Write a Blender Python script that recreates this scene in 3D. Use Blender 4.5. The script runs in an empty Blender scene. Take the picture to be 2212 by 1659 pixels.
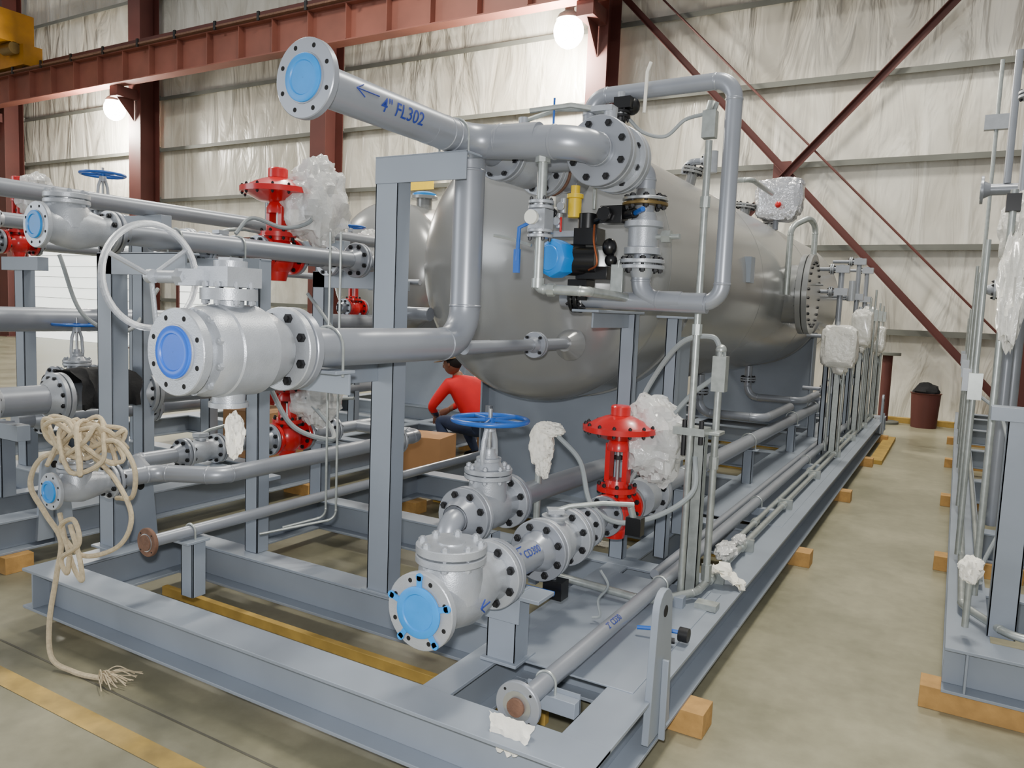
import bpy, bmesh, math, random
from mathutils import Vector, Matrix, noise
random.seed(7)
V=Vector
X=V((1,0,0));Y=V((0,1,0));Z=V((0,0,1))
scene=bpy.context.scene
# ---------------------------------------------------------------- materials
def srgb(r,g,b):
    return tuple(((c/255)/12.92 if c/255<=.04045 else ((c/255+.055)/1.055)**2.4) for c in (r,g,b))
def mat(name,col,metal=0.0,rough=.5,var=.08,vscale=6,bump=.0,bscale=60,coat=0.0,trans=0.0,emit=0.0,alpha=1.0):
    m=bpy.data.materials.new(name);m.use_nodes=True
    nt=m.node_tree;b=nt.nodes['Principled BSDF']
    b.inputs['Metallic'].default_value=metal;b.inputs['Roughness'].default_value=rough
    b.inputs['Coat Weight'].default_value=coat;b.inputs['Coat Roughness'].default_value=.12
    b.inputs['Transmission Weight'].default_value=trans
    b.inputs['Alpha'].default_value=alpha
    b.inputs['Base Color'].default_value=(*col,1)
    if emit: 
        b.inputs['Emission Color'].default_value=(*col,1);b.inputs['Emission Strength'].default_value=emit
    tc=nt.nodes.new('ShaderNodeTexCoord')
    if var:
        n=nt.nodes.new('ShaderNodeTexNoise');n.inputs['Scale'].default_value=vscale;n.inputs['Detail'].default_value=5
        nt.links.new(tc.outputs['Object'],n.inputs['Vector'])
        cr=nt.nodes.new('ShaderNodeValToRGB')
        cr.color_ramp.elements[0].position=.3;cr.color_ramp.elements[1].position=.7
        cr.color_ramp.elements[0].color=(*[c*(1-var) for c in col],1)
        cr.color_ramp.elements[1].color=(*[min(1,c*(1+var)) for c in col],1)
        nt.links.new(n.outputs['Fac'],cr.inputs['Fac']);nt.links.new(cr.outputs['Color'],b.inputs['Base Color'])
        mr=nt.nodes.new('ShaderNodeMapRange');mr.inputs['To Min'].default_value=max(0,rough-.04);mr.inputs['To Max'].default_value=min(1,rough+.04)
        nt.links.new(n.outputs['Fac'],mr.inputs['Value']);nt.links.new(mr.outputs['Result'],b.inputs['Roughness'])
    if bump:
        n2=nt.nodes.new('ShaderNodeTexNoise');n2.inputs['Scale'].default_value=bscale;n2.inputs['Detail'].default_value=3
        nt.links.new(tc.outputs['Object'],n2.inputs['Vector'])
        bp=nt.nodes.new('ShaderNodeBump');bp.inputs['Strength'].default_value=bump;bp.inputs['Distance'].default_value=.01
        nt.links.new(n2.outputs['Fac'],bp.inputs['Height']);nt.links.new(bp.outputs['Normal'],b.inputs['Normal'])
    return m
PIPE=mat('pipe_silver_paint',srgb(148,152,160),.35,.34,.05,5)
VESS=mat('vessel_silver_paint',srgb(148,149,148),.35,.24,.02,1.2)
VALV=mat('cast_valve_silver',srgb(170,174,180),.4,.38,.06,20,.12,220)
MACH=mat('machined_steel',srgb(185,188,190),.8,.32,.05,30)
STRU=mat('structure_grey_paint',srgb(137,145,156),.05,.42,.07,3,.03,40)
GALV=mat('galvanized_steel',srgb(172,177,174),.6,.38,.12,30)
BOLT=mat('black_stud',srgb(40,40,42),.5,.45,0)
BLACK=mat('black_plastic',srgb(18,18,20),0,.3,0)
RED=mat('red_enamel',srgb(196,20,24),0,.3,.06,8,coat=.3)
BLUE=mat('blue_plastic_cap',srgb(28,136,214),0,.42,.08,15)
BLUED=mat('blue_cap_deep',srgb(28,98,208),0,.4,.06,15)
BWHEEL=mat('blue_wheel_enamel',srgb(30,90,175),0,.32,.05,10)
ABLUE=mat('actuator_blue',srgb(25,135,225),0,.35,.04,10)
YEL=mat('yellow_plastic',srgb(225,190,40),0,.4,.05,10)
CRYEL=mat('crane_yellow',srgb(160,110,14),0,.5,.2,2)
RUST=mat('rusty_steel',srgb(112,82,66),.2,.7,.25,25,.2,90)
BRNZ=mat('bronze_gasket',srgb(120,100,60),.6,.4,.1,20)
DARK=mat('painted_hole_shade',srgb(14,13,12),0,.9,0)  # near-black colour paints the shade inside holes that are not cut
FLEX=mat('flex_conduit',srgb(140,146,148),0,.45,.04,10)
ROPE=mat('rope_fibre',srgb(196,180,150),0,.9,.15,60,.4,300)
WRAP=mat('clear_plastic_wrap',srgb(235,235,232),0,.16,.04,12,.6,45,coat=.8,alpha=.62)
WRAPB=mat('white_plastic_wrap',srgb(226,224,216),0,.25,.06,12,.8,26,coat=.5)
TAPE=mat('white_masking_paper',srgb(236,232,220),0,.75,.06,20,.3,60)
WOOD=mat('lumber',srgb(182,140,80),0,.75,.18,14,.2,40)
YWOOD=mat('yellow_painted_timber',srgb(170,138,66),0,.7,.2,8,.1,40)
CARD=mat('cardboard',srgb(160,118,78),0,.85,.06,6)
PRIM=mat('red_oxide_primer',srgb(86,42,36),0,.6,.15,1.2)
PRIML=mat('red_oxide_runway',srgb(128,76,64),0,.6,.2,1.0)
GIRT=mat('girt_grey',srgb(104,105,98),.1,.6,.12,2)
INK=mat('blue_paint_marker',srgb(34,54,140),0,.6,0)
SKIN=mat('skin',srgb(130,84,62),0,.55,.06,10)
SHIRT=mat('red_shirt',srgb(205,20,28),0,.85,.08,8)
JEAN=mat('jeans',srgb(45,55,80),0,.9,.12,20)
CAP=mat('tan_cap',srgb(140,116,84),0,.85,.1,20)
HAIR=mat('dark_hair',srgb(25,20,18),0,.8,0)
CLOTH=mat('black_cloth',srgb(22,22,24),0,.95,.2,20,.3,50)
GLASS=mat('gauge_glass',srgb(225,225,215),0,.15,0)
FOIL=mat('foil_wrap',srgb(215,215,218),.8,.25,.1,20,.9,30)
LAMP=mat('lamp_glow',(1.0,.96,.84),0,.5,0,emit=34)
# ---------------------------------------------------------------- mesh builder
def basis(a):
    a=a.normalized();h=Z if abs(a.z)<.9 else X
    u=h.cross(a).normalized();v=a.cross(u).normalized()
    return a,u,v
class Obj:
    def __init__(s,name):
        s.name=name;s.v=[];s.f=[];s.m=[];s.mats=[];s.sm=[]
    def mi(s,m):
        if m not in s.mats:s.mats.append(m)
        return s.mats.index(m)
    def add(s,vs,fs,m,smooth=True):
        o=len(s.v);s.v+= [tuple(p) for p in vs];i=s.mi(m)
        for f in fs:
            s.f.append([o+k for k in f]);s.m.append(i);s.sm.append(smooth)
    def lathe(s,o,a,prof,m,seg=28,caps=True):
        a,u,v=basis(V(a));o=V(o);vs=[];fs=[]
        for h,r in prof:
            for k in range(seg):
                t=2*math.pi*k/seg
                vs.append(o+a*h+(u*math.cos(t)+v*math.sin(t))*max(r,1e-5))
        n=len(prof)
        for i in range(n-1):
            for k in range(seg):
                k2=(k+1)%seg
                fs.append([i*seg+k,i*seg+k2,(i+1)*seg+k2,(i+1)*seg+k])
        if caps:
            fs.append(list(range(seg-1,-1,-1)));fs.append([(n-1)*seg+k for k in range(seg)])
        s.add(vs,fs,m)
    def cyl(s,p0,p1,r,m,seg=20,r2=None):
        p0=V(p0);p1=V(p1);d=p1-p0
        s.lathe(p0,d,[(0,r),(d.length,r if r2 is None else r2)],m,seg)
    def obox(s,c,ax,half,m):
        c=V(c);ax=[V(a).normalized() for a in ax];vs=[]
        for i in (-1,1):
            for j in (-1,1):
                for k in (-1,1):
                    vs.append(c+ax[0]*half[0]*i+ax[1]*half[1]*j+ax[2]*half[2]*k)
        s.add(vs,[[0,1,3,2],[4,6,7,5],[0,4,5,1],[2,3,7,6],[0,2,6,4],[1,5,7,3]],m,False)
    def box(s,a,b,m):
        a=V(a);b=V(b);c=(a+b)/2;h=(b-a)/2
        s.obox(c,(X,Y,Z),(abs(h.x),abs(h.y),abs(h.z)),m)
    def prism(s,pts,a,t,m,smooth=False):
        a=V(a).normalized();n=len(pts);pts=[V(p) for p in pts]
        vs=pts+[p+a*t for p in pts]
        fs=[list(range(n-1,-1,-1)),[n+k for k in range(n)]]+[[k,(k+1)%n,n+(k+1)%n,n+k] for k in range(n)]
        s.add(vs,fs,m,smooth)
    def sweep(s,pts,r,m,seg=14,caps=True):
        pts=[V(p) for p in pts];n=len(pts)
        tan=[]
        for i in range(n):
            t=(pts[min(i+1,n-1)]-pts[max(i-1,0)]);tan.append(t.normalized())
        a,u,v=basis(tan[0]);vs=[];fs=[]
        for i in range(n):
            t=tan[i];u=(u-t*u.dot(t)).normalized();v=t.cross(u)
            rr=r[i] if isinstance(r,(list,tuple)) else r
            for k in range(seg):
                w=2*math.pi*k/seg;vs.append(pts[i]+(u*math.cos(w)+v*math.sin(w))*rr)
        for i in range(n-1):
            for k in range(seg):
                k2=(k+1)%seg;fs.append([i*seg+k,i*seg+k2,(i+1)*seg+k2,(i+1)*seg+k])
        if caps:
            fs.append(list(range(seg-1,-1,-1)));fs.append([(n-1)*seg+k for k in range(seg)])
        s.add(vs,fs,m)
    def pipe(s,pts,r,m,bend=None,seg=24,weld=True):
        pts=[V(p) for p in pts]
        if bend is None: bend=r*3
        out=[pts[0]];W=[]
        for i in range(1,len(pts)-1):
            A,P,B=pts[i-1],pts[i],pts[i+1]
            d1=(P-A).normalized();d2=(B-P).normalized();th=d1.angle(d2)
            if th<.02: out.append(P);continue
            b=min(bend,.49*min((P-A).length,(B-P).length)/math.tan(th/2)) if len(pts)>3 else min(bend,.95*min((P-A).length,(B-P).length)/math.tan(th/2))
            L=b*math.tan(th/2);s0=P-d1*L;c=P+(d2-d1).normalized()*(b/math.cos(th/2))
            axr=d1.cross(d2).normalized()
            nn=10
            for k in range(nn+1):
                out.append(c+Matrix.Rotation(th*k/nn,3,axr)@(s0-c))
            W+=[(s0,d1),(P+d2*L,d2)]
        out.append(pts[-1])
        s.sweep(out,r,m,seg)
        if weld:
            for p,d in W:
                s.lathe(p-d*.006,d,[(0,r),(.003,r*1.035+.0008),(.009,r*1.035+.0008),(.012,r)],m,seg,False)
    def hose(s,pts,r,m,n=10,seg=8):
        pts=[V(p) for p in pts];P=[pts[0]*2-pts[1]]+pts+[pts[-1]*2-pts[-2]];out=[]
        for i in range(1,len(P)-2):
            for k in range(n):
                t=k/n;a,b,c,d=P[i-1],P[i],P[i+1],P[i+2]
                out.append(.5*((2*b)+(-a+c)*t+(2*a-5*b+4*c-d)*t*t+(-a+3*b-3*c+d)*t**3))
        out.append(pts[-1]);s.sweep(out,r,m,seg)
    def torus(s,c,a,R,r,m,seg=40,ss=10,arc=2*math.pi,start=0):
        a,u,v=basis(V(a));c=V(c);full=arc>6.28
        pts=[c+(u*math.cos(start+arc*k/seg)+v*math.sin(start+arc*k/seg))*R for k in range(seg+(0 if full else 1))]
        vs=[];fs=[];n=len(pts)
        for i,p in enumerate(pts):
            d=(p-c).normalized()
            for k in range(ss):
                w=2*math.pi*k/ss;vs.append(p+d*math.cos(w)*r+a*math.sin(w)*r)
        for i in range(n if full else n-1):
            j=(i+1)%n
            for k in range(ss):
                k2=(k+1)%ss;fs.append([i*ss+k,j*ss+k,j*ss+k2,i*ss+k2])
        s.add(vs,fs,m)
    def ball(s,c,r,m,seg=20,sc=(1,1,1),jit=0,seed=0,sq=1.0,smooth=True,fine=0):
        c=V(c);vs=[];fs=[];rg=seg//2
        for i in range(rg+1):
            ph=math.pi*i/rg
            for k in range(seg):
                t=2*math.pi*k/seg;d=V((math.sin(ph)*math.cos(t),math.sin(ph)*math.sin(t),math.cos(ph)))
                nd=d.copy()
                if sq!=1: d=V([math.copysign(abs(q)**sq,q) for q in d])
                d=V((d.x*sc[0],d.y*sc[1],d.z*sc[2]))
                q=1
                if jit:
                    q=1+jit*(noise.noise(nd*1.9+V((seed,seed*2,0)))+.45*(1-2*abs(noise.noise(nd*4+V((seed,0,3))))))
                    if fine:q+=fine*(.5-abs(noise.noise(nd*9+V((seed,5,3)))))
                vs.append(c+d*r*q)
        for i in range(rg):
            for k in range(seg):
                k2=(k+1)%seg;fs.append([i*seg+k,(i+1)*seg+k,(i+1)*seg+k2,i*seg+k2])
        s.add(vs,fs,m,smooth)
    def sheet(s,fn,nu,nv,m):
        vs=[];fs=[]
        for i in range(nu+1):
            for j in range(nv+1):vs.append(fn(i/nu,j/nv))
        for i in range(nu):
            for j in range(nv):k=i*(nv+1)+j;fs.append([k,k+1,k+nv+2,k+nv+1])
        s.add(vs,fs,m,True)
    def finish(s,bevel=0,parent=None):
        me=bpy.data.meshes.new(s.name);me.from_pydata(s.v,[],s.f)
        for m in s.mats: me.materials.append(m)
        me.polygons.foreach_set('material_index',s.m);me.polygons.foreach_set('use_smooth',s.sm)
        me.update()
        try: me.set_sharp_from_angle(angle=math.radians(38))
        except Exception: pass
        o=bpy.data.objects.new(s.name,me);scene.collection.objects.link(o)
        if bevel:
            b=o.modifiers.new('edge','BEVEL');b.width=bevel;b.segments=2;b.limit_method='ANGLE'
        if parent:o.parent=parent
        return o
# ---------------------------------------------------------------- parts
def bolts(B,c,a,rb,nb,l0,l1,rs=.008,nut=.014,m=None,seg=6,off=.5,nutboth=True):
    a,u,v=basis(V(a));c=V(c);m=m or BOLT
    for k in range(nb):
        t=2*math.pi*(k+off)/nb;p=c+(u*math.cos(t)+v*math.sin(t))*rb
        B.cyl(p+a*(l0-.016),p+a*(l1+.016),rs,m,6)
        B.cyl(p+a*(l0-.0),p+a*(l0-.0-.011),nut,m,6)
        if nutboth:B.cyl(p+a*(l1),p+a*(l1+.011),nut,m,6)
def disc(B,c,a,R,t,m,seg=40):
    e=min(.003,t*.15)
    B.lathe(c,a,[(0,R-e),(e,R),(t-e,R),(t,R-e)],m,seg)
def hub(B,c,a,r,L,m):
    B.lathe(c,a,[(0,r*1.5),(L*.35,r*1.35),(L,r*1.0+.001)],m,24,False)
def joint(B,c,a,R,r,m1,m2=None,t=.028,nb=8,hubs=(True,True),bm=None,gas=None):
    m2=m2 or m1;a=V(a).normalized();c=V(c)
    disc(B,c-a*(t+.004),a,R,t,m1);disc(B,c+a*.004,a,R,t,m2)
    B.cyl(c-a*.004,c+a*.004,R*.68,gas or MACH,28)
    sc=min(1,R/.12)
    bolts(B,c,a,R*.8,nb,-t-.004,t+.004,.009*sc,.016*sc,bm)
    if hubs[0]:hub(B,c-a*(t+.004),-a,r,.045*sc+.01,m1)
    if hubs[1]:hub(B,c+a*(t+.004),a,r,.045*sc+.01,m2)
def endflange(B,c,a,R,r,m,t=.026,nb=8,cap=None,capr=.6,hb=True,tabs=0,boltholes=True):
    a=V(a).normalized();c=V(c)
    disc(B,c-a*t,a,R,t,m);B.lathe(c,a,[(0,R*.64),(.003,R*.63)],MACH if not cap else m,32)
    if hb:hub(B,c-a*t,-a,r,.05,m)
    _,u,v=basis(a)
    if boltholes:
        for k in range(nb):
            w=2*math.pi*(k+.5)/nb;p=c+(u*math.cos(w)+v*math.sin(w))*R*.82
            B.cyl(p-a*.004,p+a*.0006,R*.062,DARK,12)  # solid dark disc painted as the shaded bolt hole
    if cap:
        q=R*capr
        B.lathe(c+a*.003,a,[(0,q),(.006,q),(.008,q*.96),(.008,q*.72),(.004,q*.68),(.004,.001)],cap,36,False)
        for k in range(tabs):
            w=2*math.pi*(k+.25)/tabs;d=u*math.cos(w)+v*math.sin(w)
            B.obox(c+d*(q+R*.12)+a*.005,(d,a.cross(d),a),(R*.16,R*.07,.003),cap)
            B.cyl(c+d*(q+R*.25)+a*.002,c+d*(q+R*.25)+a*.008,R*.1,cap,12)
def wheel(B,c,a,R,r,m,spokes=4,hubr=.02,hm=None,dish=0):
    a,u,v=basis(V(a));c=V(c);B.torus(c,a,R,r,m,48,10)
    B.cyl(c-a*(.012+dish),c+a*(.012-dish),hubr,hm or m,16)
    for k in range(spokes):
        w=2*math.pi*(k+.3)/spokes;d=u*math.cos(w)+v*math.sin(w)
        B.sweep([c-a*dish+d*hubr*.8,c-a*dish*.6+d*R*.5,c+d*R],r*.75,m,8)
def ubolt(B,c,a,r,drop,m=None):
    a=V(a).normalized();s_=a.cross(Z).normalized();c=V(c);m=m or GALV;R=r+.006
    pts=[c-s_*R-Z*(r+drop)]+[c+(-s_*math.cos(t)+Z*math.sin(t))*R for t in [math.pi*k/10 for k in range(11)]]+[c+s_*R-Z*(r+drop)]
    B.sweep(pts,.005,m,8)
def ibeam(B,p0,p1,h,w,m,tf=.014,tw=.01):
    p0=V(p0);p1=V(p1);d=(p1-p0);L=d.length/2;d.normalize();s_=d.cross(Z).normalized();c=(p0+p1)/2
    B.obox(c+Z*(h/2-tf/2),(d,s_,Z),(L,w/2,tf/2),m);B.obox(c-Z*(h/2-tf/2),(d,s_,Z),(L,w/2,tf/2),m)
    B.obox(c,(d,s_,Z),(L,tw/2,h/2-tf),m)
def channel(B,p0,p1,w,dp,front,m,t=.009):
    p0=V(p0);p1=V(p1);d=(p1-p0);L=d.length/2;d.normalize();f=V(front).normalized();s_=d.cross(f).normalized();c=(p0+p1)/2
    B.obox(c-f*t/2,(d,s_,f),(L,w/2,t/2),m)
    for sg in (-1,1):B.obox(c+s_*sg*(w/2-t/2)-f*dp/2,(d,s_,f),(L,t/2,dp/2),m)
def angle_(B,p0,p1,w,f1,f2,m,t=.008):
    p0=V(p0);p1=V(p1);d=(p1-p0);L=d.length/2;d.normalize();c=(p0+p1)/2;f1=V(f1);f2=V(f2)
    B.obox(c+f1*w/2,(d,f1,f2),(L,w/2,t/2),m);B.obox(c+f2*w/2,(d,f1,f2),(L,t/2,w/2),m)
def blob(B,c,r,sc,m,seed,jit=.35):
    B.ball(c,r,m,36,sc,jit,seed,1.0,False,.3)
def check_valve(B,c,a,R,r,L,cap=None,tabs=0,m=VALV,capm=.6,bpos=.5,bR=.86):
    a=V(a).normalized();c=V(c);k=R/.13
    endflange(B,c,-a,R,r,m,.028*k,8,cap,capm,False,tabs)
    B.lathe(c+a*.028*k,a,[(0,r*1.5),(L*.1,r*1.3),(L*.22,r*1.6),(L*.42,r*1.85),(L*.62,r*1.6),(L*.78,r*1.3),(L*.9,r*1.5)],m,28,False)
    cc=c+a*L*bpos
    B.lathe(cc,Z,[(0,r*1.75),(r*1.6,r*1.7),(r*1.9,r*1.55),(r*2.0,r*1.55)],m,28,False)
    z0=r*1.95
    disc(B,cc+Z*z0,Z,R*bR,.026*k,m);disc(B,cc+Z*(z0+.032*k),Z,R*bR,.03*k,m)
    B.cyl(cc+Z*(z0+.02*k),cc+Z*(z0+.04*k),R*bR*.8,MACH,24)
    bolts(B,cc+Z*z0,Z,R*bR*.83,8,0,.062*k,.009*k,.015*k,VALV)
    B.lathe(cc+Z*(z0+.062*k),Z,[(0,R*.38),(.006,R*.36)],m,24)
    joint(B,c+a*(L),a,R,r,m,PIPE,.026*k,8,(False,True))
def gate_valve(B,c,a,R,r,L,ztop,wr,m=VALV):
    a=V(a).normalized();c=V(c);k=R/.13
    for sg in (-1,1):
        joint(B,c+a*sg*L/2,a*sg,R,r,m,PIPE,.024*k,8,(False,True))
    B.lathe(c-a*L/2,a,[(0,r*1.4),(L*.2,r*1.25),(L*.35,r*1.55),(L*.65,r*1.55),(L*.8,r*1.25),(L,r*1.4)],m,28,False)
    B.lathe(c,Z,[(0,r*1.45),(r*2.2,r*1.35)],m,28,False)
    z0=r*2.2;disc(B,c+Z*z0,Z,R*.85,.022*k,m);disc(B,c+Z*(z0+.026*k),Z,R*.85,.022*k,m)
    bolts(B,c+Z*z0,Z,R*.7,8,0,.05*k,.008*k,.013*k,VALV)
    B.lathe(c+Z*(z0+.048*k),Z,[(0,r*1.1),(.04*k,r*.75),(.07*k,r*.45),(.09*k,r*.45)],m,24)
    zy=z0+.06*k;zt=ztop-c.z-.03
    for sg in (-1,1):
        B.sweep([c+a*sg*r*.75+Z*zy,c+a*sg*r*.85+Z*(zy+.05),c+a*sg*r*.7+Z*(zt-.06),c+a*sg*r*.3+Z*zt],.011*k+.002,m,8)
    B.lathe(c+Z*(zy+.02),Z,[(0,r*.9),(.014,r*.9)],m,20)
    B.lathe(c+Z*(zt-.02),Z,[(0,.018),(.0,.026),(.03,.026),(.04,.02)],m,16)
    B.cyl(c+Z*zy,V((c.x,c.y,ztop+.05)),.0095,MACH,12)
    wheel(B,(c.x,c.y,ztop),Z,wr,.011,BWHEEL,5,.024)
def lever_ball(B,c,a,R,r,L,m=VALV,side=None,lever=True,hl=.3,hd=None,both=True):
    a=V(a).normalized();c=V(c);k=R/.13
    joint(B,c-a*L/2,-a,R,r,m,PIPE,.024*k,8,(False,True))
    joint(B,c+a*L/2,a,R,r,m,PIPE,.024*k,8,(False,True))
    B.lathe(c-a*L/2,a,[(0,r*1.5),(L*.15,r*1.5),(L*.2,R*.78),(L*.55,R*.78),(L*.6,R*.7),(L*.8,R*.66),(L*.85,r*1.5),(L,r*1.5)],m,32,False)
    top=Z if side is None else V(side)
    B.lathe(c,top,[(0,r*.8),(R*.85,r*.7),(R*.85,r*1.0),(R*.93,r*1.0),(R*.93,r*.4),(R*1.12,r*.4)],m,20)
    if lever:
        d=V(hd) if hd else a
        d.normalize();p=c+top*R*1.08
        B.obox(p,(d,d.cross(top),top),(.035,.028,.01),m)
        B.sweep([p,p+d*.06+top*.02,p+d*hl*.6+top*.035,p+d*hl+top*.03],.011,GALV,8)
def control_valve(B,c,a,ztop,Ra=.17,R=.11,r=.05,wrap=1,wd=X,g=1.0):
    a=V(a).normalized();c=V(c);k=Ra/.17;L=.27
    for sg in (-1,1):
        joint(B,c+a*sg*L/2,a*sg,R,r,RED,PIPE,.024,8,(False,True))
    B.lathe(c-a*L/2,a,[(0,r*1.4),(L*.2,r*1.2),(L*.4,r*1.8),(L*.6,r*1.8),(L*.8,r*1.2),(L,r*1.4)],RED,28,False)
    r0=r;r=r*g
    B.ball(c,r*1.6,RED,24,(1,1,1.15))
    B.lathe(c,Z,[(-r*2.2,r*.8),(-r*1.4,r*1.0),(r*1.3,r*1.15),(r*1.6,r*1.2),(r*1.6,r*1.6),(r*2.0,r*1.6),(r*2.0,r*1.0),(r*2.5,r*.9)],RED,28)
    bolts(B,c+Z*r*1.6,Z,r*1.42,8,-.004,r*.4+.003,.006,.01)
    zt=ztop-c.z;zb=r*2.3
    B.lathe(c,Z,[(zt-.10*k,r*.95),(zt-.075*k,r*.95),(zt-.05*k,r*.7),(zt-.035*k,r*.9)],RED,24)
    s_=a.cross(Z).normalized()
    for sg in (-1,1):
        B.obox(c+s_*sg*r*.74+Z*(zb+zt-.07*k)/2,(a,s_,Z),(r*.45,r*.2,(zt-.07*k-zb)/2),RED)
    B.cyl(c+Z*zb,c+Z*(zt-.06),.010,MACH,10);B.cyl(c+Z*(zb*.5+zt*.45),c+Z*(zb*.5+zt*.45+.02),.022,BOLT,6)
    B.obox(c+s_*r*.98+Z*(zt*.66),(a,s_,Z),(.012,.002,.045),MACH)
    B.lathe(c+Z*zt,Z,[(-.05*k,.03*k),(-.045*k,Ra*.5),(-.018*k,Ra*.82),(-.012*k,Ra),(0,Ra)],RED,40)
    B.lathe(c+Z*zt,Z,[(0,Ra),(.012*k,Ra),(.018*k,Ra*.84),(.04*k,Ra*.62),(.055*k,Ra*.4),(.062*k,Ra*.25),(.062*k,.045*k),(.1*k,.045*k),(.106*k,.04*k)],RED,40)
    bolts(B,c+Z*zt,Z,Ra*.92,14,-.013*k,.013*k,.005,.009,BOLT)
    if wrap:
        p=c+V(wd)*Ra*1.0+Z*(zt-.06)
        B.box(p-V((.055,.05,.08))*k,p+V((.055,.05,.07))*k,VALV);B.cyl(p-Y*.08*k,p+Y*.08*k,.04*k,VALV)
        B.obox(c+V(wd)*Ra*.5+Z*(zt-.08),(wd,V(wd).cross(Z),Z),(Ra*.45,.008,.02),RED)
        B.ball(p,.125*k,WRAP,40,(1.0,.9,1.15),.32,wrap,.8,False,.3)
        B.ball(p+Z*.11*k,.085*k,WRAP,32,(1.2,.8,.9),.4,wrap+5,1.0,False,.4)
        B.ball(p-Z*.13*k+X*.04,.06*k,WRAP,28,(1.0,.8,1.0),.4,wrap+8,1.0,False,.4)
def textmesh(parent,body,size,fn,m,name,shear=.15):
    cu=bpy.data.curves.new(name,'FONT');cu.body=body;cu.size=size;cu.shear=shear
    try: cu.offset=size*.008
    except Exception: pass
    o=bpy.data.objects.new(name,cu);scene.collection.objects.link(o)
    bpy.context.view_layer.update()
    dg=bpy.context.evaluated_depsgraph_get();me=bpy.data.meshes.new_from_object(o.evaluated_get(dg))
    bpy.data.objects.remove(o)
    bm=bmesh.new();bm.from_mesh(me);bmesh.ops.triangulate(bm,faces=bm.faces[:])
    for it in range(5):
        es=[e for e in bm.edges if e.calc_length()>size*.16]
        if not es:break
        bmesh.ops.subdivide_edges(bm,edges=es,cuts=1);bmesh.ops.triangulate(bm,faces=bm.faces[:])
    bm.to_mesh(me);bm.free()
    for v in me.vertices: v.co=fn(v.co.x,v.co.y)
    me.materials.clear();me.materials.append(m)
    ob=bpy.data.objects.new(name,me);scene.collection.objects.link(ob);ob.parent=parent
    return ob
def arrow(B,fn,s0,h0,L,hh,m=INK,w=.0022):
    pts=lambda a,b:[fn(a[0]+(b[0]-a[0])*k/6,a[1]+(b[1]-a[1])*k/6) for k in range(7)]
    for a,b in (((s0,h0),(s0+L,h0)),((s0,h0),(s0+L*.35,h0+hh)),((s0,h0),(s0+L*.35,h0-hh))):
        B.sweep(pts(a,b),w,m,6)
def ongpipe(x0,z0,r,y0,phi0):
    return lambda s,h:V((x0+(r+.0018)*math.cos(phi0+h/r),y0+s,z0+(r+.0018)*math.sin(phi0+h/r)))
# ================================================================ room
def plane_mesh(name,vs,m):
    me=bpy.data.meshes.new(name);me.from_pydata(vs,[],[[0,1,2,3]]);me.materials.append(m)
    o=bpy.data.objects.new(name,me);scene.collection.objects.link(o);return o
fm=bpy.data.materials.new('concrete_floor');fm.use_nodes=True;nt=fm.node_tree;b=nt.nodes['Principled BSDF']
tc=nt.nodes.new('ShaderNodeTexCoord')
n1=nt.nodes.new('ShaderNodeTexNoise');n1.inputs['Scale'].default_value=.7;n1.inputs['Detail'].default_value=9;n1.inputs['Roughness'].default_value=.7
n2=nt.nodes.new('ShaderNodeTexNoise');n2.inputs['Scale'].default_value=14;n2.inputs['Detail'].default_value=6
nt.links.new(tc.outputs['Object'],n1.inputs['Vector']);nt.links.new(tc.outputs['Object'],n2.inputs['Vector'])
cr=nt.nodes.new('ShaderNodeValToRGB');cr.color_ramp.elements[0].position=.3;cr.color_ramp.elements[1].position=.72
cr.color_ramp.elements[0].color=(*srgb(126,123,100),1);cr.color_ramp.elements[1].color=(*srgb(182,176,148),1)
nt.links.new(n1.outputs['Fac'],cr.inputs['Fac'])
mx=nt.nodes.new('ShaderNodeMixRGB');mx.blend_type='MULTIPLY';mx.inputs['Fac'].default_value=.3
nt.links.new(cr.outputs['Color'],mx.inputs['Color1']);nt.links.new(n2.outputs['Fac'],mx.inputs['Color2'])
# darker concrete around the working area on the left, lighter aisle on the right
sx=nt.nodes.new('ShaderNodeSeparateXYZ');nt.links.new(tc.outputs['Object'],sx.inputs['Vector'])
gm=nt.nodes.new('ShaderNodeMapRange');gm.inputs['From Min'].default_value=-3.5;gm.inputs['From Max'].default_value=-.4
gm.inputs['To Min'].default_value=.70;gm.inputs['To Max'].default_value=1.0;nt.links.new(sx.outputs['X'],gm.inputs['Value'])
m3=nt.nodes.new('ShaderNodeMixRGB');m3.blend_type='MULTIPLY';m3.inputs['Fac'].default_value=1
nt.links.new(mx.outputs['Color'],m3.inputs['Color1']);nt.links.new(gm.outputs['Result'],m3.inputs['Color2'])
nt.links.new(m3.outputs['Color'],b.inputs['Base Color'])
mr=nt.nodes.new('ShaderNodeMapRange');mr.inputs['To Min'].default_value=.2;mr.inputs['To Max'].default_value=.5
nt.links.new(n1.outputs['Fac'],mr.inputs['Value']);nt.links.new(mr.outputs['Result'],b.inputs['Roughness'])
plane_mesh('floor',[(-40,-8,0),(14,-8,0),(14,15.6,0),(-40,15.6,0)],fm)
wm=bpy.data.materials.new('white_insulation_facing');wm.use_nodes=True;nt=wm.node_tree;b=nt.nodes['Principled BSDF']
tc=nt.nodes.new('ShaderNodeTexCoord');mp=nt.nodes.new('ShaderNodeMapping');mp.inputs['Scale'].default_value=(1.5,1.5,.4)
nt.links.new(tc.outputs['Object'],mp.inputs['Vector'])
n1=nt.nodes.new('ShaderNodeTexNoise');n1.inputs['Scale'].default_value=1.3;n1.inputs['Detail'].default_value=4;n1.inputs['Roughness'].default_value=.45;n1.inputs['Distortion'].default_value=.9
nt.links.new(mp.outputs['Vector'],n1.inputs['Vector'])
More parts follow.
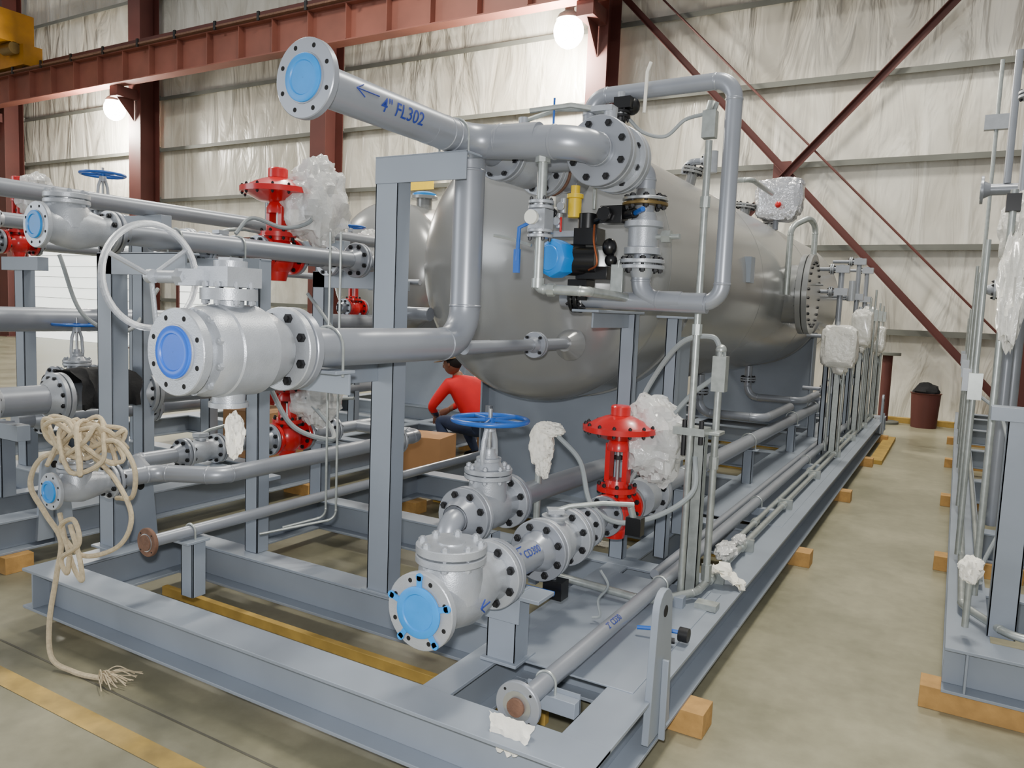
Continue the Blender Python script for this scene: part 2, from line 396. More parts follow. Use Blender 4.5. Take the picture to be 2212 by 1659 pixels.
n3=nt.nodes.new('ShaderNodeTexNoise');n3.inputs['Scale'].default_value=.3;n3.inputs['Detail'].default_value=5
nt.links.new(tc.outputs['Object'],n3.inputs['Vector'])
cr=nt.nodes.new('ShaderNodeValToRGB');cr.color_ramp.elements[0].position=.36;cr.color_ramp.elements[1].position=.6
cr.color_ramp.elements[0].color=(*srgb(180,173,158),1);cr.color_ramp.elements[1].color=(*srgb(222,218,206),1)
ad=nt.nodes.new('ShaderNodeMath');ad.operation='MULTIPLY_ADD';ad.inputs[1].default_value=.4
nt.links.new(n1.outputs['Fac'],ad.inputs[0]);
hm=nt.nodes.new('ShaderNodeMath');hm.operation='MULTIPLY';hm.inputs[1].default_value=.6
nt.links.new(n3.outputs['Fac'],hm.inputs[0]);nt.links.new(hm.outputs[0],ad.inputs[2])
nt.links.new(ad.outputs[0],cr.inputs['Fac'])
sx=nt.nodes.new('ShaderNodeSeparateXYZ');nt.links.new(tc.outputs['Object'],sx.inputs['Vector'])
fr=nt.nodes.new('ShaderNodeMath');fr.operation='PINGPONG';fr.inputs[1].default_value=.76;nt.links.new(sx.outputs['X'],fr.inputs[0])
sm=nt.nodes.new('ShaderNodeMapRange');sm.inputs['From Min'].default_value=0;sm.inputs['From Max'].default_value=.03;sm.inputs['To Min'].default_value=.84;sm.inputs['To Max'].default_value=1
nt.links.new(fr.outputs[0],sm.inputs['Value'])
mx=nt.nodes.new('ShaderNodeMixRGB');mx.blend_type='MULTIPLY';mx.inputs['Fac'].default_value=1
nt.links.new(cr.outputs['Color'],mx.inputs['Color1']);nt.links.new(sm.outputs['Result'],mx.inputs['Color2'])
nt.links.new(mx.outputs['Color'],b.inputs['Base Color'])
b.inputs['Roughness'].default_value=.36
bp=nt.nodes.new('ShaderNodeBump');bp.inputs['Strength'].default_value=.7;bp.inputs['Distance'].default_value=.2
nt.links.new(n1.outputs['Fac'],bp.inputs['Height']);nt.links.new(bp.outputs['Normal'],b.inputs['Normal'])
YW=15.5
plane_mesh('wall_back',[(-40,YW,0),(14,YW,0),(14,YW,13),(-40,YW,13)],wm)
plane_mesh('wall_left',[(-40,-8,0),(-40,YW,0),(-40,YW,13),(-40,-8,13)],wm)
B=Obj('wall_girt')
for z in (1.57,3.07,4.6,6.12,7.64,9.16,10.7):
    B.box((-39.5,YW-.16,z-.012),(13.5,YW-.02,z+.012),GIRT);B.box((-39.5,YW-.17,z-.09),(13.5,YW-.155,z+.012),GIRT)
B.finish()
DG=mat('daylight_door_panel',srgb(240,245,240),0,.6,.05,3,emit=1.9)
for x0,x1 in ((-28.9,-22.9),(-20.6,-17.2)):
    B=Obj('door_1' if x0<-25 else 'door_2');n=9
    for i in range(n):B.box((x0,YW-.22,i*.36+.004),(x1,YW-.2,i*.36+.352),DG)
    for i in range(n+1):B.box((x0,YW-.235,i*.36-.006),(x1,YW-.195,i*.36+.006),GIRT)
    B.box((x0-.12,YW-.26,0),(x0,YW-.18,3.4),PRIM);B.box((x1,YW-.26,0),(x1+.12,YW-.18,3.4),PRIM);B.box((x0-.12,YW-.26,3.25),(x1+.12,YW-.18,3.4),PRIM)
    B.finish()
for x,w in ((-6.78,.22),(-14.4,.26),(-21.85,.28),(-29.4,.3),(-37.0,.28),(.95,.2),(8.8,.2)):
    B=Obj('steel_column');yb=YW-.2;d=.62
    B.box((x-w,yb-.02,0),(x+w,yb,12.5),PRIM);B.box((x-w,yb-d-.02,0),(x+w,yb-d,12.5),PRIM)
    B.box((x-.01,yb-d,0),(x+.01,yb-.02,12.5),PRIM)
    B.box((x-.32,yb-d-.1,0),(x+.32,yb+.05,.03),PRIM)
    for z in (1.57,3.07,4.6,6.12,7.64):B.box((x-w,yb,z-.06),(x+w,yb+.05,z+.06),GIRT)
    B.finish()
B=Obj('cross_brace');yb=YW-.3
for p0,p1 in (((-6.5,yb,8.05),(.7,yb,.35)),((.7,yb-.08,8.45),(-6.5,yb-.08,.65))):
    d=(V(p1)-V(p0)).normalized();n=d.cross(Y)
    angle_(B,p0,p1,.12,n,-Y,PRIM,.012)
B.obox((-3.1,yb-.05,4.45),(X,Y,Z),(.16,.01,.16),PRIM)
B.sweep([(-6.0,yb+.06,8.3),(.7,yb+.06,1.45)],.02,PRIM,8)
B.finish()
B=Obj('crane_runway_beam')
ibeam(B,(-39,14.05,8.13),(9,14.05,8.13),.86,.36,PRIML,.03,.02)
B.box((-39,13.75,8.565),(9,14.35,8.61),RUST);B.box((-39,14.02,8.61),(9,14.08,8.68),GALV)
B.box((-39,14.35,8.66),(9,14.38,9.0),PRIM)
for i in range(40):B.box((-38+i*1.2,13.86,7.74),(-37.98+i*1.2,14.24,8.52),PRIML)
for i in range(30):B.box((-38+i*1.6,13.74,8.5),(-37.92+i*1.6,13.78,8.72),BOLT)
for x in (-6.78,-14.4,-21.85,-29.4,.95):
    B.box((x-.18,14.0,7.4),(x+.18,14.66,7.69),PRIM);B.prism([(x-.01,14.1,7.4),(x-.01,14.65,7.4),(x-.01,14.65,6.8)],X,.02,PRIM)
B.finish()
B=Obj('bridge_crane')
B.box((-28.6,13.75,8.72),(-26.1,14.34,9.35),CRYEL);B.box((-28.2,5,9.36),(-27.5,14.2,10.3),CRYEL);B.box((-26.9,5,9.36),(-26.3,14.2,10.3),CRYEL)
for x in (-28.3,-26.4):B.cyl((x,13.9,8.86),(x,14.2,8.86),.17,BOLT,20)
B.box((-28.7,13.3,9.4),(-27.6,13.75,10.0),BRNZ);B.cyl((-26.9,13.6,9.2),(-26.3,13.6,9.2),.18,BRNZ)
B.box((-27.9,10.2,8.9),(-26.4,11.4,9.3),CRYEL)
B.finish()
for x,z in ((-7.42,7.38),(-22.75,7.25)):
    B=Obj('high_bay_lamp');y=14.62
    B.ball((x,y,z),.31,LAMP,24,(1,1,1.1));B.lathe((x,y,z+.22),Z,[(0,.27),(.1,.22),(.18,.1),(.32,.09),(.33,.0)],GALV,24)
    B.sweep([(x,y,z+.45),(x+.15,y+.04,z+.52),(x+.40,y+.03,z+.5)],.025,GALV,8)
    o=B.finish()
    l=bpy.data.lights.new('lamp_bulb','POINT');l.energy=1700;l.shadow_soft_size=.3;l.color=(1,.95,.84)
    lo=bpy.data.objects.new('lamp_bulb',l);lo.location=(x-.1,y-.4,z-.5);scene.collection.objects.link(lo);lo.parent=o
B=Obj('danger_sign')
sx_,sy_,sz_=-11.6,YW-.2,4.75
B.box((sx_-.38,sy_,sz_-.28),(sx_+.38,sy_+.02,sz_+.28),YEL);B.box((sx_-.34,sy_-.004,sz_+.06),(sx_+.34,sy_,sz_+.24),BLACK)
sg=B.finish()
textmesh(sg,"DANGER",.16,lambda a,b:V((sx_-.31+a,sy_-.007,sz_+.09+b)),YEL,'lettering',0)
plane_mesh('floor_stripe',[(-38,1.62,.002),(2,1.62,.002),(2,1.71,.002),(-38,1.71,.002)],mat('worn_yellow_floor_paint',srgb(160,132,66),0,.6,.3,9))
plane_mesh('floor_joint',[(-38,1.84,.0015),(6,1.84,.0015),(6,1.85,.0015),(-38,1.85,.0015)],mat('joint_filler',srgb(88,85,74),0,.8,.2,9))
# ================================================================ skid frames
def skid(name,x0,x1,y0,y1,cross,longs,lug=True):
    B=Obj(name);zt=.30;h=.2;zc=zt-h/2;w=.17
    ibeam(B,(x0,y0+w/2,zc),(x1,y0+w/2,zc),h,w,STRU);ibeam(B,(x0,y1-w/2,zc),(x1,y1-w/2,zc),h,w,STRU)
    for x in (x0+w/2,x1-w/2):ibeam(B,(x,y0+.001,zc-.0005),(x,y1-.001,zc-.0005),h,w,STRU)
    for y in cross:ibeam(B,(x0+w/2,y,zc-.001),(x1-w/2,y,zc-.001),h,.14,STRU)
    for x,a,b in longs:ibeam(B,(x,a,zc-.002),(x,b,zc-.002),h,.12,STRU)
    if lug:
        for x in (x0-.004,x1-.02):
            for y in (y0+.62,y1-.8):
                pts=[(x,y-.11,.14),(x,y+.12,.14),(x,y+.08,.56)]+[(x,y+.075*math.cos(t),.61+.07*math.sin(t)) for t in [math.pi*k/8 for k in range(9)]]+[(x,y-.08,.56)]
                B.prism(pts,X,.026,STRU)
                B.cyl((x-.002,y,.6),(x+.028,y,.6),.022,DARK,16)  # dark plug stands for the shaded eye of the lug
                B.box((x-.02 if x<x0 else x+.026,y-.006,.12),(x if x<x0 else x+.05,y+.006,.42),STRU)
    return B
B=skid('process_skid',-3.86,-.83,1.98,12.7,(2.8,3.9,5.05,6.6,8.2,9.8,10.45,11.6),((-1.5,2.1,12.6),(-2.9,5.05,12.6)))
B.box((-1.46,2.52,.296),(-.9,3.7,.304),STRU)
B.box((-1.44,5.2,.296),(-.9,12.4,.303),STRU)
channel(B,(-2.265,2.74,.3),(-2.265,2.74,2.31),.13,.09,-Y,STRU)
B.box((-2.35,2.72,.3),(-2.18,2.88,.312),STRU)
B.box((-2.33,2.735,2.19),(-1.84,2.744,2.31),STRU);B.box((-2.33,2.735,2.30),(-1.84,2.86,2.31),STRU)
B.box((-2.3,2.0,1.40),(-1.86,2.1,1.412),STRU);B.box((-2.34,2.0,1.402),(-2.22,2.74,1.412),STRU);B.box((-2.30,2.02,1.30),(-2.29,2.74,1.405),STRU)
B.box((-2.3,2.09,1.32),(-1.88,2.1,1.405),STRU)
channel(B,(-3.87,2.42,.3),(-3.87,2.42,1.86),.13,.09,-Y,STRU)
B.box((-3.93,2.42,1.75),(-3.22,2.43,1.86),STRU);B.box((-3.93,2.42,1.852),(-3.22,2.5,1.862),STRU)
B.box((-3.95,2.38,.29),(-3.8,2.54,.302),STRU)
channel(B,(-3.19,2.8,.3),(-3.19,2.8,1.86),.095,.08,-Y,STRU)
B.box((-3.78,2.8,1.75),(-3.14,2.81,1.86),STRU);B.box((-3.78,2.8,1.852),(-3.14,2.88,1.862),STRU)
channel(B,(-3.8,3.9,.3),(-3.8,3.9,1.86),.11,.09,-Y,STRU)
B.box((-3.85,3.9,1.75),(-3.1,3.91,1.86),STRU);channel(B,(-3.16,3.9,.3),(-3.16,3.9,1.86),.1,.08,-Y,STRU)
B.box((-3.8,2.88,.68),(-3.14,2.96,.70),STRU);B.box((-3.8,3.88,.68),(-3.12,3.96,.70),STRU)
channel(B,(-2.92,2.2,.3),(-2.92,2.2,.565),.08,.07,-Y,STRU);B.box((-2.98,2.16,.555),(-2.86,2.28,.567),STRU)
B.box((-1.5,2.44,.3),(-1.34,2.60,.312),STRU)
channel(B,(-1.42,2.46,.3),(-1.42,2.46,.585),.13,.1,-Y,STRU);B.box((-1.49,2.45,.565),(-1.26,2.58,.58),STRU);B.box((-1.49,2.45,.47),(-1.34,2.458,.58),STRU)
for y in (4.6,6.4,8.3,9.6):
    channel(B,(-1.42,y,.3),(-1.42,y,.59),.08,.06,-Y,STRU);B.box((-1.5,y-.03,.58),(-1.34,y+.05,.59),STRU)
channel(B,(-1.75,2.85,.3),(-1.75,2.85,.66),.08,.07,-Y,STRU)
for y in (2.24,3.4,5.4,7.4,9.4):B.box((-1.19,y,.3),(-1.0,y+.05,.355),STRU)
channel(B,(-1.55,3.92,.3),(-1.55,3.92,1.66),.085,.06,-Y,STRU);B.box((-1.62,3.36,1.655),(-1.48,3.98,1.668),STRU);B.box((-1.555,3.45,1.58),(-1.545,3.92,1.656),STRU)
channel(B,(-1.355,4.08,.3),(-1.355,4.08,1.64),.07,.06,-Y,STRU);B.box((-1.42,4.0,1.64),(-1.25,4.14,1.652),STRU)
channel(B,(-1.03,3.6,.3),(-1.03,3.6,1.12),.06,.05,-Y,GALV);B.box((-1.1,3.58,1.1),(-.93,3.68,1.115),GALV);B.box((-1.1,3.56,.3),(-.95,3.7,.31),STRU)
skidobj=B.finish(.002)
def timber(name,a,b,m,e=None):
    B=Obj(name);B.box(a,b,m)
    return B.finish(.002)
for y in (3.0,5.5,7.75,9.85,12.0):
    timber('timber_block',(-1.15,y-.11,0),(-.74,y+.03,.099),WOOD)
timber('timber_dunnage',(-3.7,2.63,0),(-1.3,2.665,.05),YWOOD)
for y in (5.3,6.9,8.6,10.3):
    timber('timber_dunnage',(-3.75,y-.06,0),(-1.2,y+.06,.098),YWOOD)
for y in (2.3,4.9,8.0,11.0):
    timber('timber_block',(-4.0,y-.1,0),(-3.6,y+.05,.099),WOOD)
timber('timber_plank',(-.80,10.0,0),(-.66,12.3,.05),YWOOD)
timber('timber_plank',(-1.5,14.6,0),(.1,14.75,.09),YWOOD)
# ================================================================ vessels
def vessel(name,xc,zc,R,y0,y1,saddles,manway=None,detail=True):
    B=Obj(name);prof=[]
    b=R*.5
    for k in range(21):
        t=math.pi/2*k/20;prof.append((-b*math.cos(t),R*math.sin(t)))
    L=y1-y0;prof.append((L,R))
    for k in range(1,21):
        t=math.pi/2*k/20;prof.append((L+b*math.sin(t),R*math.cos(t)))
    B.lathe((xc,y0,zc),Y,prof,VESS,144,False)
    for y in [y0]+[y0+2.4*i for i in range(1,5) if y0+2.4*i<y1-.3]+[y1]:
        B.lathe((xc,y-.006,zc),Y,[(0,R),(.003,R+.0018),(.009,R+.0018),(.012,R)],VESS,144,False)
    for ys in saddles:
        n=20;a0=math.radians(62)
        arc=[(xc+(R+.004)*math.sin(-a0+2*a0*k/n),ys,zc-(R+.004)*math.cos(-a0+2*a0*k/n)) for k in range(n+1)]
        for k in range(n):
            p,q=arc[k],arc[k+1]
            B.prism([(p[0],ys,.302),(q[0],ys,.302),q,p],Y,.014,STRU)
        for xx in (-.88,-.3,.3,.88):
            zt=zc-math.sqrt(max(R*R-(xx*R)**2,0))
            B.box((xc+xx*R-.007,ys+.014 if abs(xx)<.5 else ys-.1,.302),(xc+xx*R+.007,ys+.12,zt+.0),STRU)
        B.box((xc-R*.92,ys-.12,.300),(xc+R*.92,ys+.14,.318),STRU)
        vs=[];fs=[];a1=math.radians(70);nn=30
        for k in range(nn+1):
            a=-a1+2*a1*k/nn
            for yy,rr in ((ys-.14,R),(ys-.14,R+.012),(ys+.16,R+.012),(ys+.16,R)):
                vs.append((xc+rr*math.sin(a),yy,zc-rr*math.cos(a)))
        for k in range(nn):
            for j in range(3):fs.append([k*4+j,k*4+j+1,(k+1)*4+j+1,(k+1)*4+j])
        fs.append([0,1,2,3]);fs.append([nn*4+3,nn*4+2,nn*4+1,nn*4])
        B.add(vs,fs,VESS)
    if manway:
        y,z=manway
        B.cyl((xc+R*.8,y,z),(xc+R+.12,y,z),.29,VESS,48)
        joint(B,(xc+R+.16,y,z),X,.39,.29,VESS,VESS,.05,24,(False,False))
        B.pipe([(xc+R+.02,y-.33,z-.02),(xc+R+.02,y-.33,z+.62),(xc+R+.15,y-.16,z+.72),(xc+R+.19,y-.02,z+.66),(xc+R+.19,y-.02,z+.3)],.028,GALV,.12)
        B.cyl((xc+R+.21,y+.12,z+.1),(xc+R+.28,y+.12,z+.1),.012,VESS,8)
    if detail:
        for (yy,ang,rr,hh) in ((5.4,8,.05,.12),(6.7,12,.045,.16),(8.9,8,.06,.14),(10.5,5,.05,.15),(6.0,-20,.08,.15)):
            a=math.radians(ang);d=V((math.sin(a),0,math.cos(a)));p=V((xc,yy,zc))+d*(R-.03)
            B.cyl(p,p+d*hh,rr,VESS,20);joint(B,p+d*(hh+.02),d,rr*2,rr,VESS,VESS,.02,8,(False,False))
        B.box((xc+R-.06,6.15,zc-.0),(xc+R+.03,6.28,zc+.2),STRU)
        for yy in (7.0,8.9):
            B.pipe([(xc+.3,yy,zc-R+.05),(xc+.3,yy,zc-R-.3),(xc+.9,yy,zc-R-.3),(xc+.9,yy+1.2,zc-R-.3)],.04,PIPE)
            joint(B,(xc+.3,yy,zc-R-.1),Z,.085,.04,PIPE,PIPE,.018,8,(False,False))
    return B
VX,VZ,VR=-2.33,1.94,.86
B=vessel('pressure_vessel',VX,VZ,VR,4.35,11.5,(5.0,10.4),(8.0,1.92))
B.cyl((-1.95,3.9,2.38),(-1.95,4.2,2.38),.07,VESS,24)
B.pipe([(-1.95,4.2,1.47),(-1.95,3.55,1.47)],.032,PIPE)
B.lathe((-1.95,3.99,1.47),Y,[(-.02,.045),(.05,.1)],VESS,24)
joint(B,(-1.95,3.62,1.47),Y,.07,.03,PIPE,PIPE,.016,4,(True,True))
B.finish()
B=Obj('foil_wrapped_instrument')
B.cyl((-1.85,8.9,2.65),(-1.85,8.9,2.9),.03,PIPE)
B.ball((-1.83,8.9,2.98),1,FOIL,40,(.23,.1,.21),.14,5,.5,False,.2);B.ball((-1.80,8.72,2.90),.035,RED,12)
B.finish(.0)
B=Obj('vessel_top_piping')
B.pipe([(-2.2,6.7,2.9),(-2.2,6.7,3.0),(-1.95,6.7,3.0)],.03,PIPE);joint(B,(-2.0,6.7,3.0),X,.07,.03,VALV,VALV,.018,6);B.cyl((-1.95,6.7,2.9),(-1.95,6.7,3.08),.04,VALV)
B.pipe([(-2.1,7.7,2.75),(-2.1,7.7,3.0),(-1.85,7.7,3.0),(-1.85,8.6,3.0)],.025,GALV)
B.finish()
# ================================================================ flare + ball valve line
FX=-1.95
B=Obj('flare_line_piping');r=.07;SX=-1.40;SZ=2.345
endflange(B,(FX,1.92,2.39),-Y,.132,r,PIPE,.028,8,BLUE,.60)
B.pipe([(FX,1.94,2.39),(FX,2.9,2.385)],r,PIPE,weld=False)
B.pipe([(FX,2.6,2.385),(FX,2.93,2.385),(-1.6,2.93,2.375)],r,PIPE,.16)
B.pipe([(FX,2.75,2.385),(FX,3.2,2.385)],r,PIPE)
B.pipe([(-1.9,2.93,2.38),(SX,2.93,2.35),(SX,3.12,SZ)],r,PIPE,.13)
B.pipe([(FX,2.93,2.4),(FX,2.93,1.49),(FX,1.9,1.49)],r,PIPE,.17)
for p,d in (((FX,2.72,2.385),Y),((-1.80,2.93,2.377),X),((FX,2.93,2.26),Z)):
    B.lathe(V(p)-d*.006,d,[(0,r),(.003,r*1.04),(.009,r*1.04),(.012,r)],PIPE,24,False)
joint(B,(SX,3.12,SZ),Y,.15,r,PIPE,VALV,.032,8,(False,False))
B.cyl((SX,3.14,SZ),(SX,3.26,SZ),.125,VALV,32)
joint(B,(SX,3.30,SZ),Y,.15,r,VALV,VALV,.034,8,(False,False),gas=BRNZ)
B.cyl((SX,3.34,SZ),(SX,3.37,SZ),.13,RUST,32)
B.cyl((SX,3.2,SZ+.1),(SX,3.2,SZ+.20),.03,VALV);B.sweep([(SX,3.2,SZ+.19),(SX-.17,3.15,SZ+.22),(SX-.35,3.1,SZ+.2)],.012,GALV,8)
B.obox((SX-.03,3.2,SZ+.2),(X,Y,Z),(.05,.035,.012),VALV)
joint(B,(FX,3.2,2.385),Y,.125,r,PIPE,VALV,.028,8,(True,False))
B.lathe((FX,3.22,2.385),Y,[(0,.09),(.06,.1),(.1,.12),(.25,.12),(.28,.1),(.34,.09)],VALV,32,False)
joint(B,(FX,3.62,2.385),Y,.135,r,VALV,VALV,.03,8,(False,False))
B.cyl((FX,3.66,2.385),(FX,3.95,2.385),r,PIPE);disc(B,(FX,3.68,2.385),Y,.13,.02,RUST)
B.cyl((FX,3.4,2.48),(FX,3.4,2.6),.028,VALV);B.sweep([(FX,3.4,2.585),(FX+.2,3.38,2.62),(FX+.36,3.36,2.6)],.012,GALV,8)
ubolt(B,(FX,2.8,2.385),Y,r,.02);ubolt(B,(FX,2.05,1.49),Y,r,.03)
B.cyl((FX,3.1,1.47),(FX,3.55,1.47),.03,PIPE)
B.pipe([(FX,2.93,1.47),(FX,3.15,1.47)],.032,PIPE);
fn=ongpipe(FX,2.388,r,2.08,math.radians(-4));arrow(B,fn,.02,.016,.12,.022)
o=B.finish()
textmesh(o,'4" FL302',.072,ongpipe(FX,2.388,r,2.23,math.radians(-28)),INK,'pipe_marking')
B=Obj('gear_operated_ball_valve')
endflange(B,(FX,1.43,1.49),-Y,.128,r,VALV,.032,8,BLUED,.60,False)
B.lathe((FX,1.462,1.49),Y,[(0,.1),(.03,.098),(.035,.125),(.06,.137),(.10,.137),(.105,.142),(.24,.142),(.245,.135),(.3,.12),(.34,.1)],VALV,48,False)
bolts(B,(FX,1.5,1.49),Y,.12,10,0,.06,.007,.012,VALV)
joint(B,(FX,1.86,1.49),Y,.14,r,VALV,PIPE,.03,8,(False,True))
B.lathe((FX,1.62,1.49),Z,[(.1,.06),(.13,.055),(.135,.045),(.155,.045),(.155,.085),(.17,.085),(.175,.085),(.19,.085),(.19,.05)],VALV,32)
bolts(B,(FX,1.62,1.645),Z,.073,8,0,.04,.006,.01,VALV)
B.box((FX-.07,1.56,1.685),(FX+.065,1.69,1.745),VALV);B.cyl((FX,1.625,1.745),(FX,1.625,1.765),.05,VALV,24);B.box((FX-.025,1.6,1.762),(FX+.025,1.65,1.775),VALV)
B.box((FX-.12,1.53,1.685),(FX-.04,1.58,1.735),VALV);B.cyl((FX-.1,1.55,1.71),(FX-.24,1.55,1.71),.02,VALV,16);B.cyl((FX-.1,1.55,1.71),(FX-.14,1.55,1.71),.03,VALV,6)
wheel(B,(FX-.25,1.53,1.71),X,.162,.0105,VALV,3,.022)
B.lathe((FX,1.62,1.36),-Z,[(0,.05),(.03,.05),(.03,.06),(.045,.06)],VALV,24)
blob(B,(FX-.02,1.66,1.22),.05,(.5,.5,1.2),TAPE,4,.4)
B.finish(.0015)
# ================================================================ lower run, column & loop
B=Obj('relief_loop_piping');q=.036;LY=3.42
B.pipe([(SX,3.36,SZ),(SX+.02,LY-.01,SZ),(-1.30,LY,2.30),(-1.30,LY,2.12)],.045,PIPE,.05)
B.cyl((-1.30,LY,2.3),(-1.30,LY,1.8),.04,PIPE)
joint(B,(-1.30,LY,2.17),Z,.105,.04,BRNZ,MACH,.014,8,(False,True),gas=BRNZ)
B.lathe((-1.30,LY,1.93),Z,[(0,.06),(.0,.085),(.03,.085),(.035,.07),(.12,.07),(.125,.09),(.15,.09),(.15,.06),(.19,.055)],VALV,32)
joint(B,(-1.30,LY,1.885),Z,.105,.04,VALV,VALV,.018,8,(True,False))
B.cyl((-1.30,LY,2.01),(-1.12,LY-.02,2.01),.012,GALV);B.cyl((-1.20,LY-.02,2.01),(-1.16,LY-.02,2.01),.03,GALV,6)
B.pipe([(-1.30,LY,1.86),(-1.30,LY,1.72),(-1.1,LY,1.72)],.045,PIPE,.09)
B.pipe([(-1.70,LY,1.725),(-.92,LY,1.715),(-.92,LY,2.68),(-1.6,LY,2.67),(-1.6,LY,2.42)],q,PIPE,.085)
B.pipe([(-1.7,LY,1.72),(-.98,LY,1.71)],.042,PIPE)
B.pipe([(-1.1,LY,1.715),(-.99,LY,1.715)],.046,PIPE)
disc(B,(-1.6,LY,2.41),Z,.08,.02,VALV);disc(B,(-1.6,LY,2.435),Z,.08,.02,VALV);bolts(B,(-1.6,LY,2.42),Z,.065,6,0,.03,.006,.01)
B.pipe([(-1.95,3.45,2.39),(-1.6,LY,2.38),(-1.40,LY,2.345)],.05,PIPE)
joint(B,(-1.42,LY-.06,2.56),Z,.045,.02,BOLT,BOLT,.012,4);B.cyl((-1.42,LY-.06,2.45),(-1.42,LY-.06,2.66),.018,VALV)
B.ball((-1.38,LY-.03,2.60),.04,BLACK,16);B.box((-1.44,LY-.1,2.58),(-1.36,LY-.03,2.63),BLACK);B.sweep([(-1.31,LY-.05,2.56),(-1.305,LY-.05,2.74),(-1.29,LY-.05,2.78)],.008,TAPE,6)
B.sweep([(-1.68,3.2,2.5),(-1.68,3.2,2.62)],.005,BWHEEL,6)
r1=.021
B.cyl((-1.58,2.93,2.33),(-1.58,2.93,2.12),r1,GALV);B.cyl((-1.58,2.93,2.30),(-1.58,2.93,2.275),.034,GALV,8)
joint(B,(-1.58,2.93,2.1),Z,.055,.02,VALV,VALV,.014,4,(False,False));B.box((-1.62,2.89,1.99),(-1.54,2.97,2.08),VALV);joint(B,(-1.58,2.93,1.98),Z,.055,.02,VALV,VALV,.014,4,(False,False))
B.cyl((-1.58,2.91,2.04),(-1.58,2.86,2.04),.02,MACH);B.cyl((-1.58,2.858,2.04),(-1.58,2.84,2.04),.03,GLASS,20)
B.pipe([(-1.58,2.93,1.98),(-1.58,2.93,1.745),(-1.36,2.95,1.74),(-1.36,3.4,1.73)],r1,GALV,.03)
B.lathe((-1.58,2.93,1.79),-Z,[(0,.028),(.04,.028),(.045,.022)],GALV,12);B.cyl((-1.53,2.93,1.742),(-1.50,2.935,1.742),.028,GALV,8)
B.sweep([(-1.60,2.9,2.03),(-1.655,2.88,2.0),(-1.66,2.88,1.86)],.009,BWHEEL,8);B.obox((-1.66,2.88,1.86),(X,Y,Z),(.014,.006,.05),BWHEEL)
B.sweep([(-1.62,2.93,1.93),(-1.72,2.9,1.96),(-1.78,2.88,1.97)],.008,GALV,6)
B.finish()
B=Obj('pneumatic_valve_actuator')
ax,ay,az=-1.60,3.36,1.90
dd=V((-.25,-.97,0)).normalized();ac=V((ax-.06,ay-.04,az))
B.cyl(ac+V((.09,.05,0)),ac,.075,BLACK,32);B.cyl(ac+V((.02,.0,0)),ac+V((.16,.03,0)),.06,BLACK,24)
B.lathe(ac,dd,[(0,.088),(.07,.092),(.09,.088),(.102,.07),(.104,.03)],ABLUE,8)
B.lathe(ac+dd*.1,dd,[(0,.062),(.008,.058)],ABLUE,28)
B.box((ax-.0,ay-.02,az-.09),(ax+.16,ay+.10,az-.03),BLACK);B.box((ax-.02,ay-.02,az+.07),(ax+.10,ay+.08,az+.15),BLACK)
B.cyl((ax+.03,ay+.03,az+.13),(ax+.03,ay+.03,az+.22),.05,BLACK,20)
B.box((ax-.05,ay,az-.19),(ax+.05,ay+.1,az-.09),BLACK);B.cyl((ax-.0,ay+.05,az-.22),(ax-.0,ay+.05,az-.1),.035,BLACK,12)
joint(B,(ax-.02,LY,1.72),X,.07,.036,BLACK,BLACK,.02,6,(False,False))
B.cyl((ax-.03,ay,az+.2),(ax-.03,ay,az+.29),.032,YEL,24);B.cyl((ax-.03,ay,az+.29),(ax-.03,ay,az+.31),.04,YEL,24);B.cyl((ax-.03,ay,az+.31),(ax-.03,ay,az+.35),.022,YEL,24)
B.box((ax+.11,ay-.02,az+.17),(ax+.22,ay+.06,az+.25),BLACK);B.cyl((ax+.14,ay-.03,az+.21),(ax+.14,ay-.05,az+.21),.035,BLACK,8);B.cyl((ax+.21,ay+.02,az+.21),(ax+.29,ay-.03,az+.21),.022,BLACK,12);B.cyl((ax+.29,ay-.03,az+.21),(ax+.36,ay-.12,az+.215),.012,BWHEEL,8)
B.cyl((ax+.12,ay,az+.2),(ax+.05,ay+.03,az+.18),.02,BLACK,10)
B.ball((ax+.16,ay+.0,az+.06),.035,BLACK,16,(1,1,1.2));B.ball((ax+.17,ay+.0,az+.0),.03,BLACK,16)
B.hose([(ax+.10,ay-.05,az+.16),(ax+.11,ay-.07,az+.08),(ax+.13,ay-.07,az-.02),(ax+.08,ay-.05,az-.05)],.006,mat('copper_tube',srgb(170,95,60),.9,.35,0),8,6)
for i,(gx,gz,gm_) in enumerate(((-.14,.26,GLASS),(-.10,.18,VALV),(-.15,.16,MACH),(-.08,.25,VALV),(-.13,.21,GLASS))):
    B.cyl((ax+gx,ay-.02,az+gz-.03),(ax+gx,ay-.02,az+gz+.04),.016,gm_,16);B.cyl((ax+gx,ay-.04,az+gz),(ax+gx,ay-.055,az+gz),.02,gm_,16)
B.cyl((ax-.12,ay-.045,az+.22),(ax-.12,ay-.058,az+.22),.022,BLACK,16);B.cyl((ax-.08,ay-.04,az+.13),(ax-.08,ay-.04,az+.2),.006,RED,8)
B.box((ax-.15,ay-.01,az+.11),(ax+.0,ay+.03,az+.14),VALV);B.box((ax+.05,ay+.02,az+.24),(ax+.065,ay+.04,az+.42),GALV)
B.sweep([(ax+.2,ay+.0,az-.14),(ax+.22,ay-.02,az+.0)],.006,GALV,6);B.box((ax+.18,ay-.02,az-.17),(ax+.24,ay+.0,az-.02),GALV)
B.finish(.002)
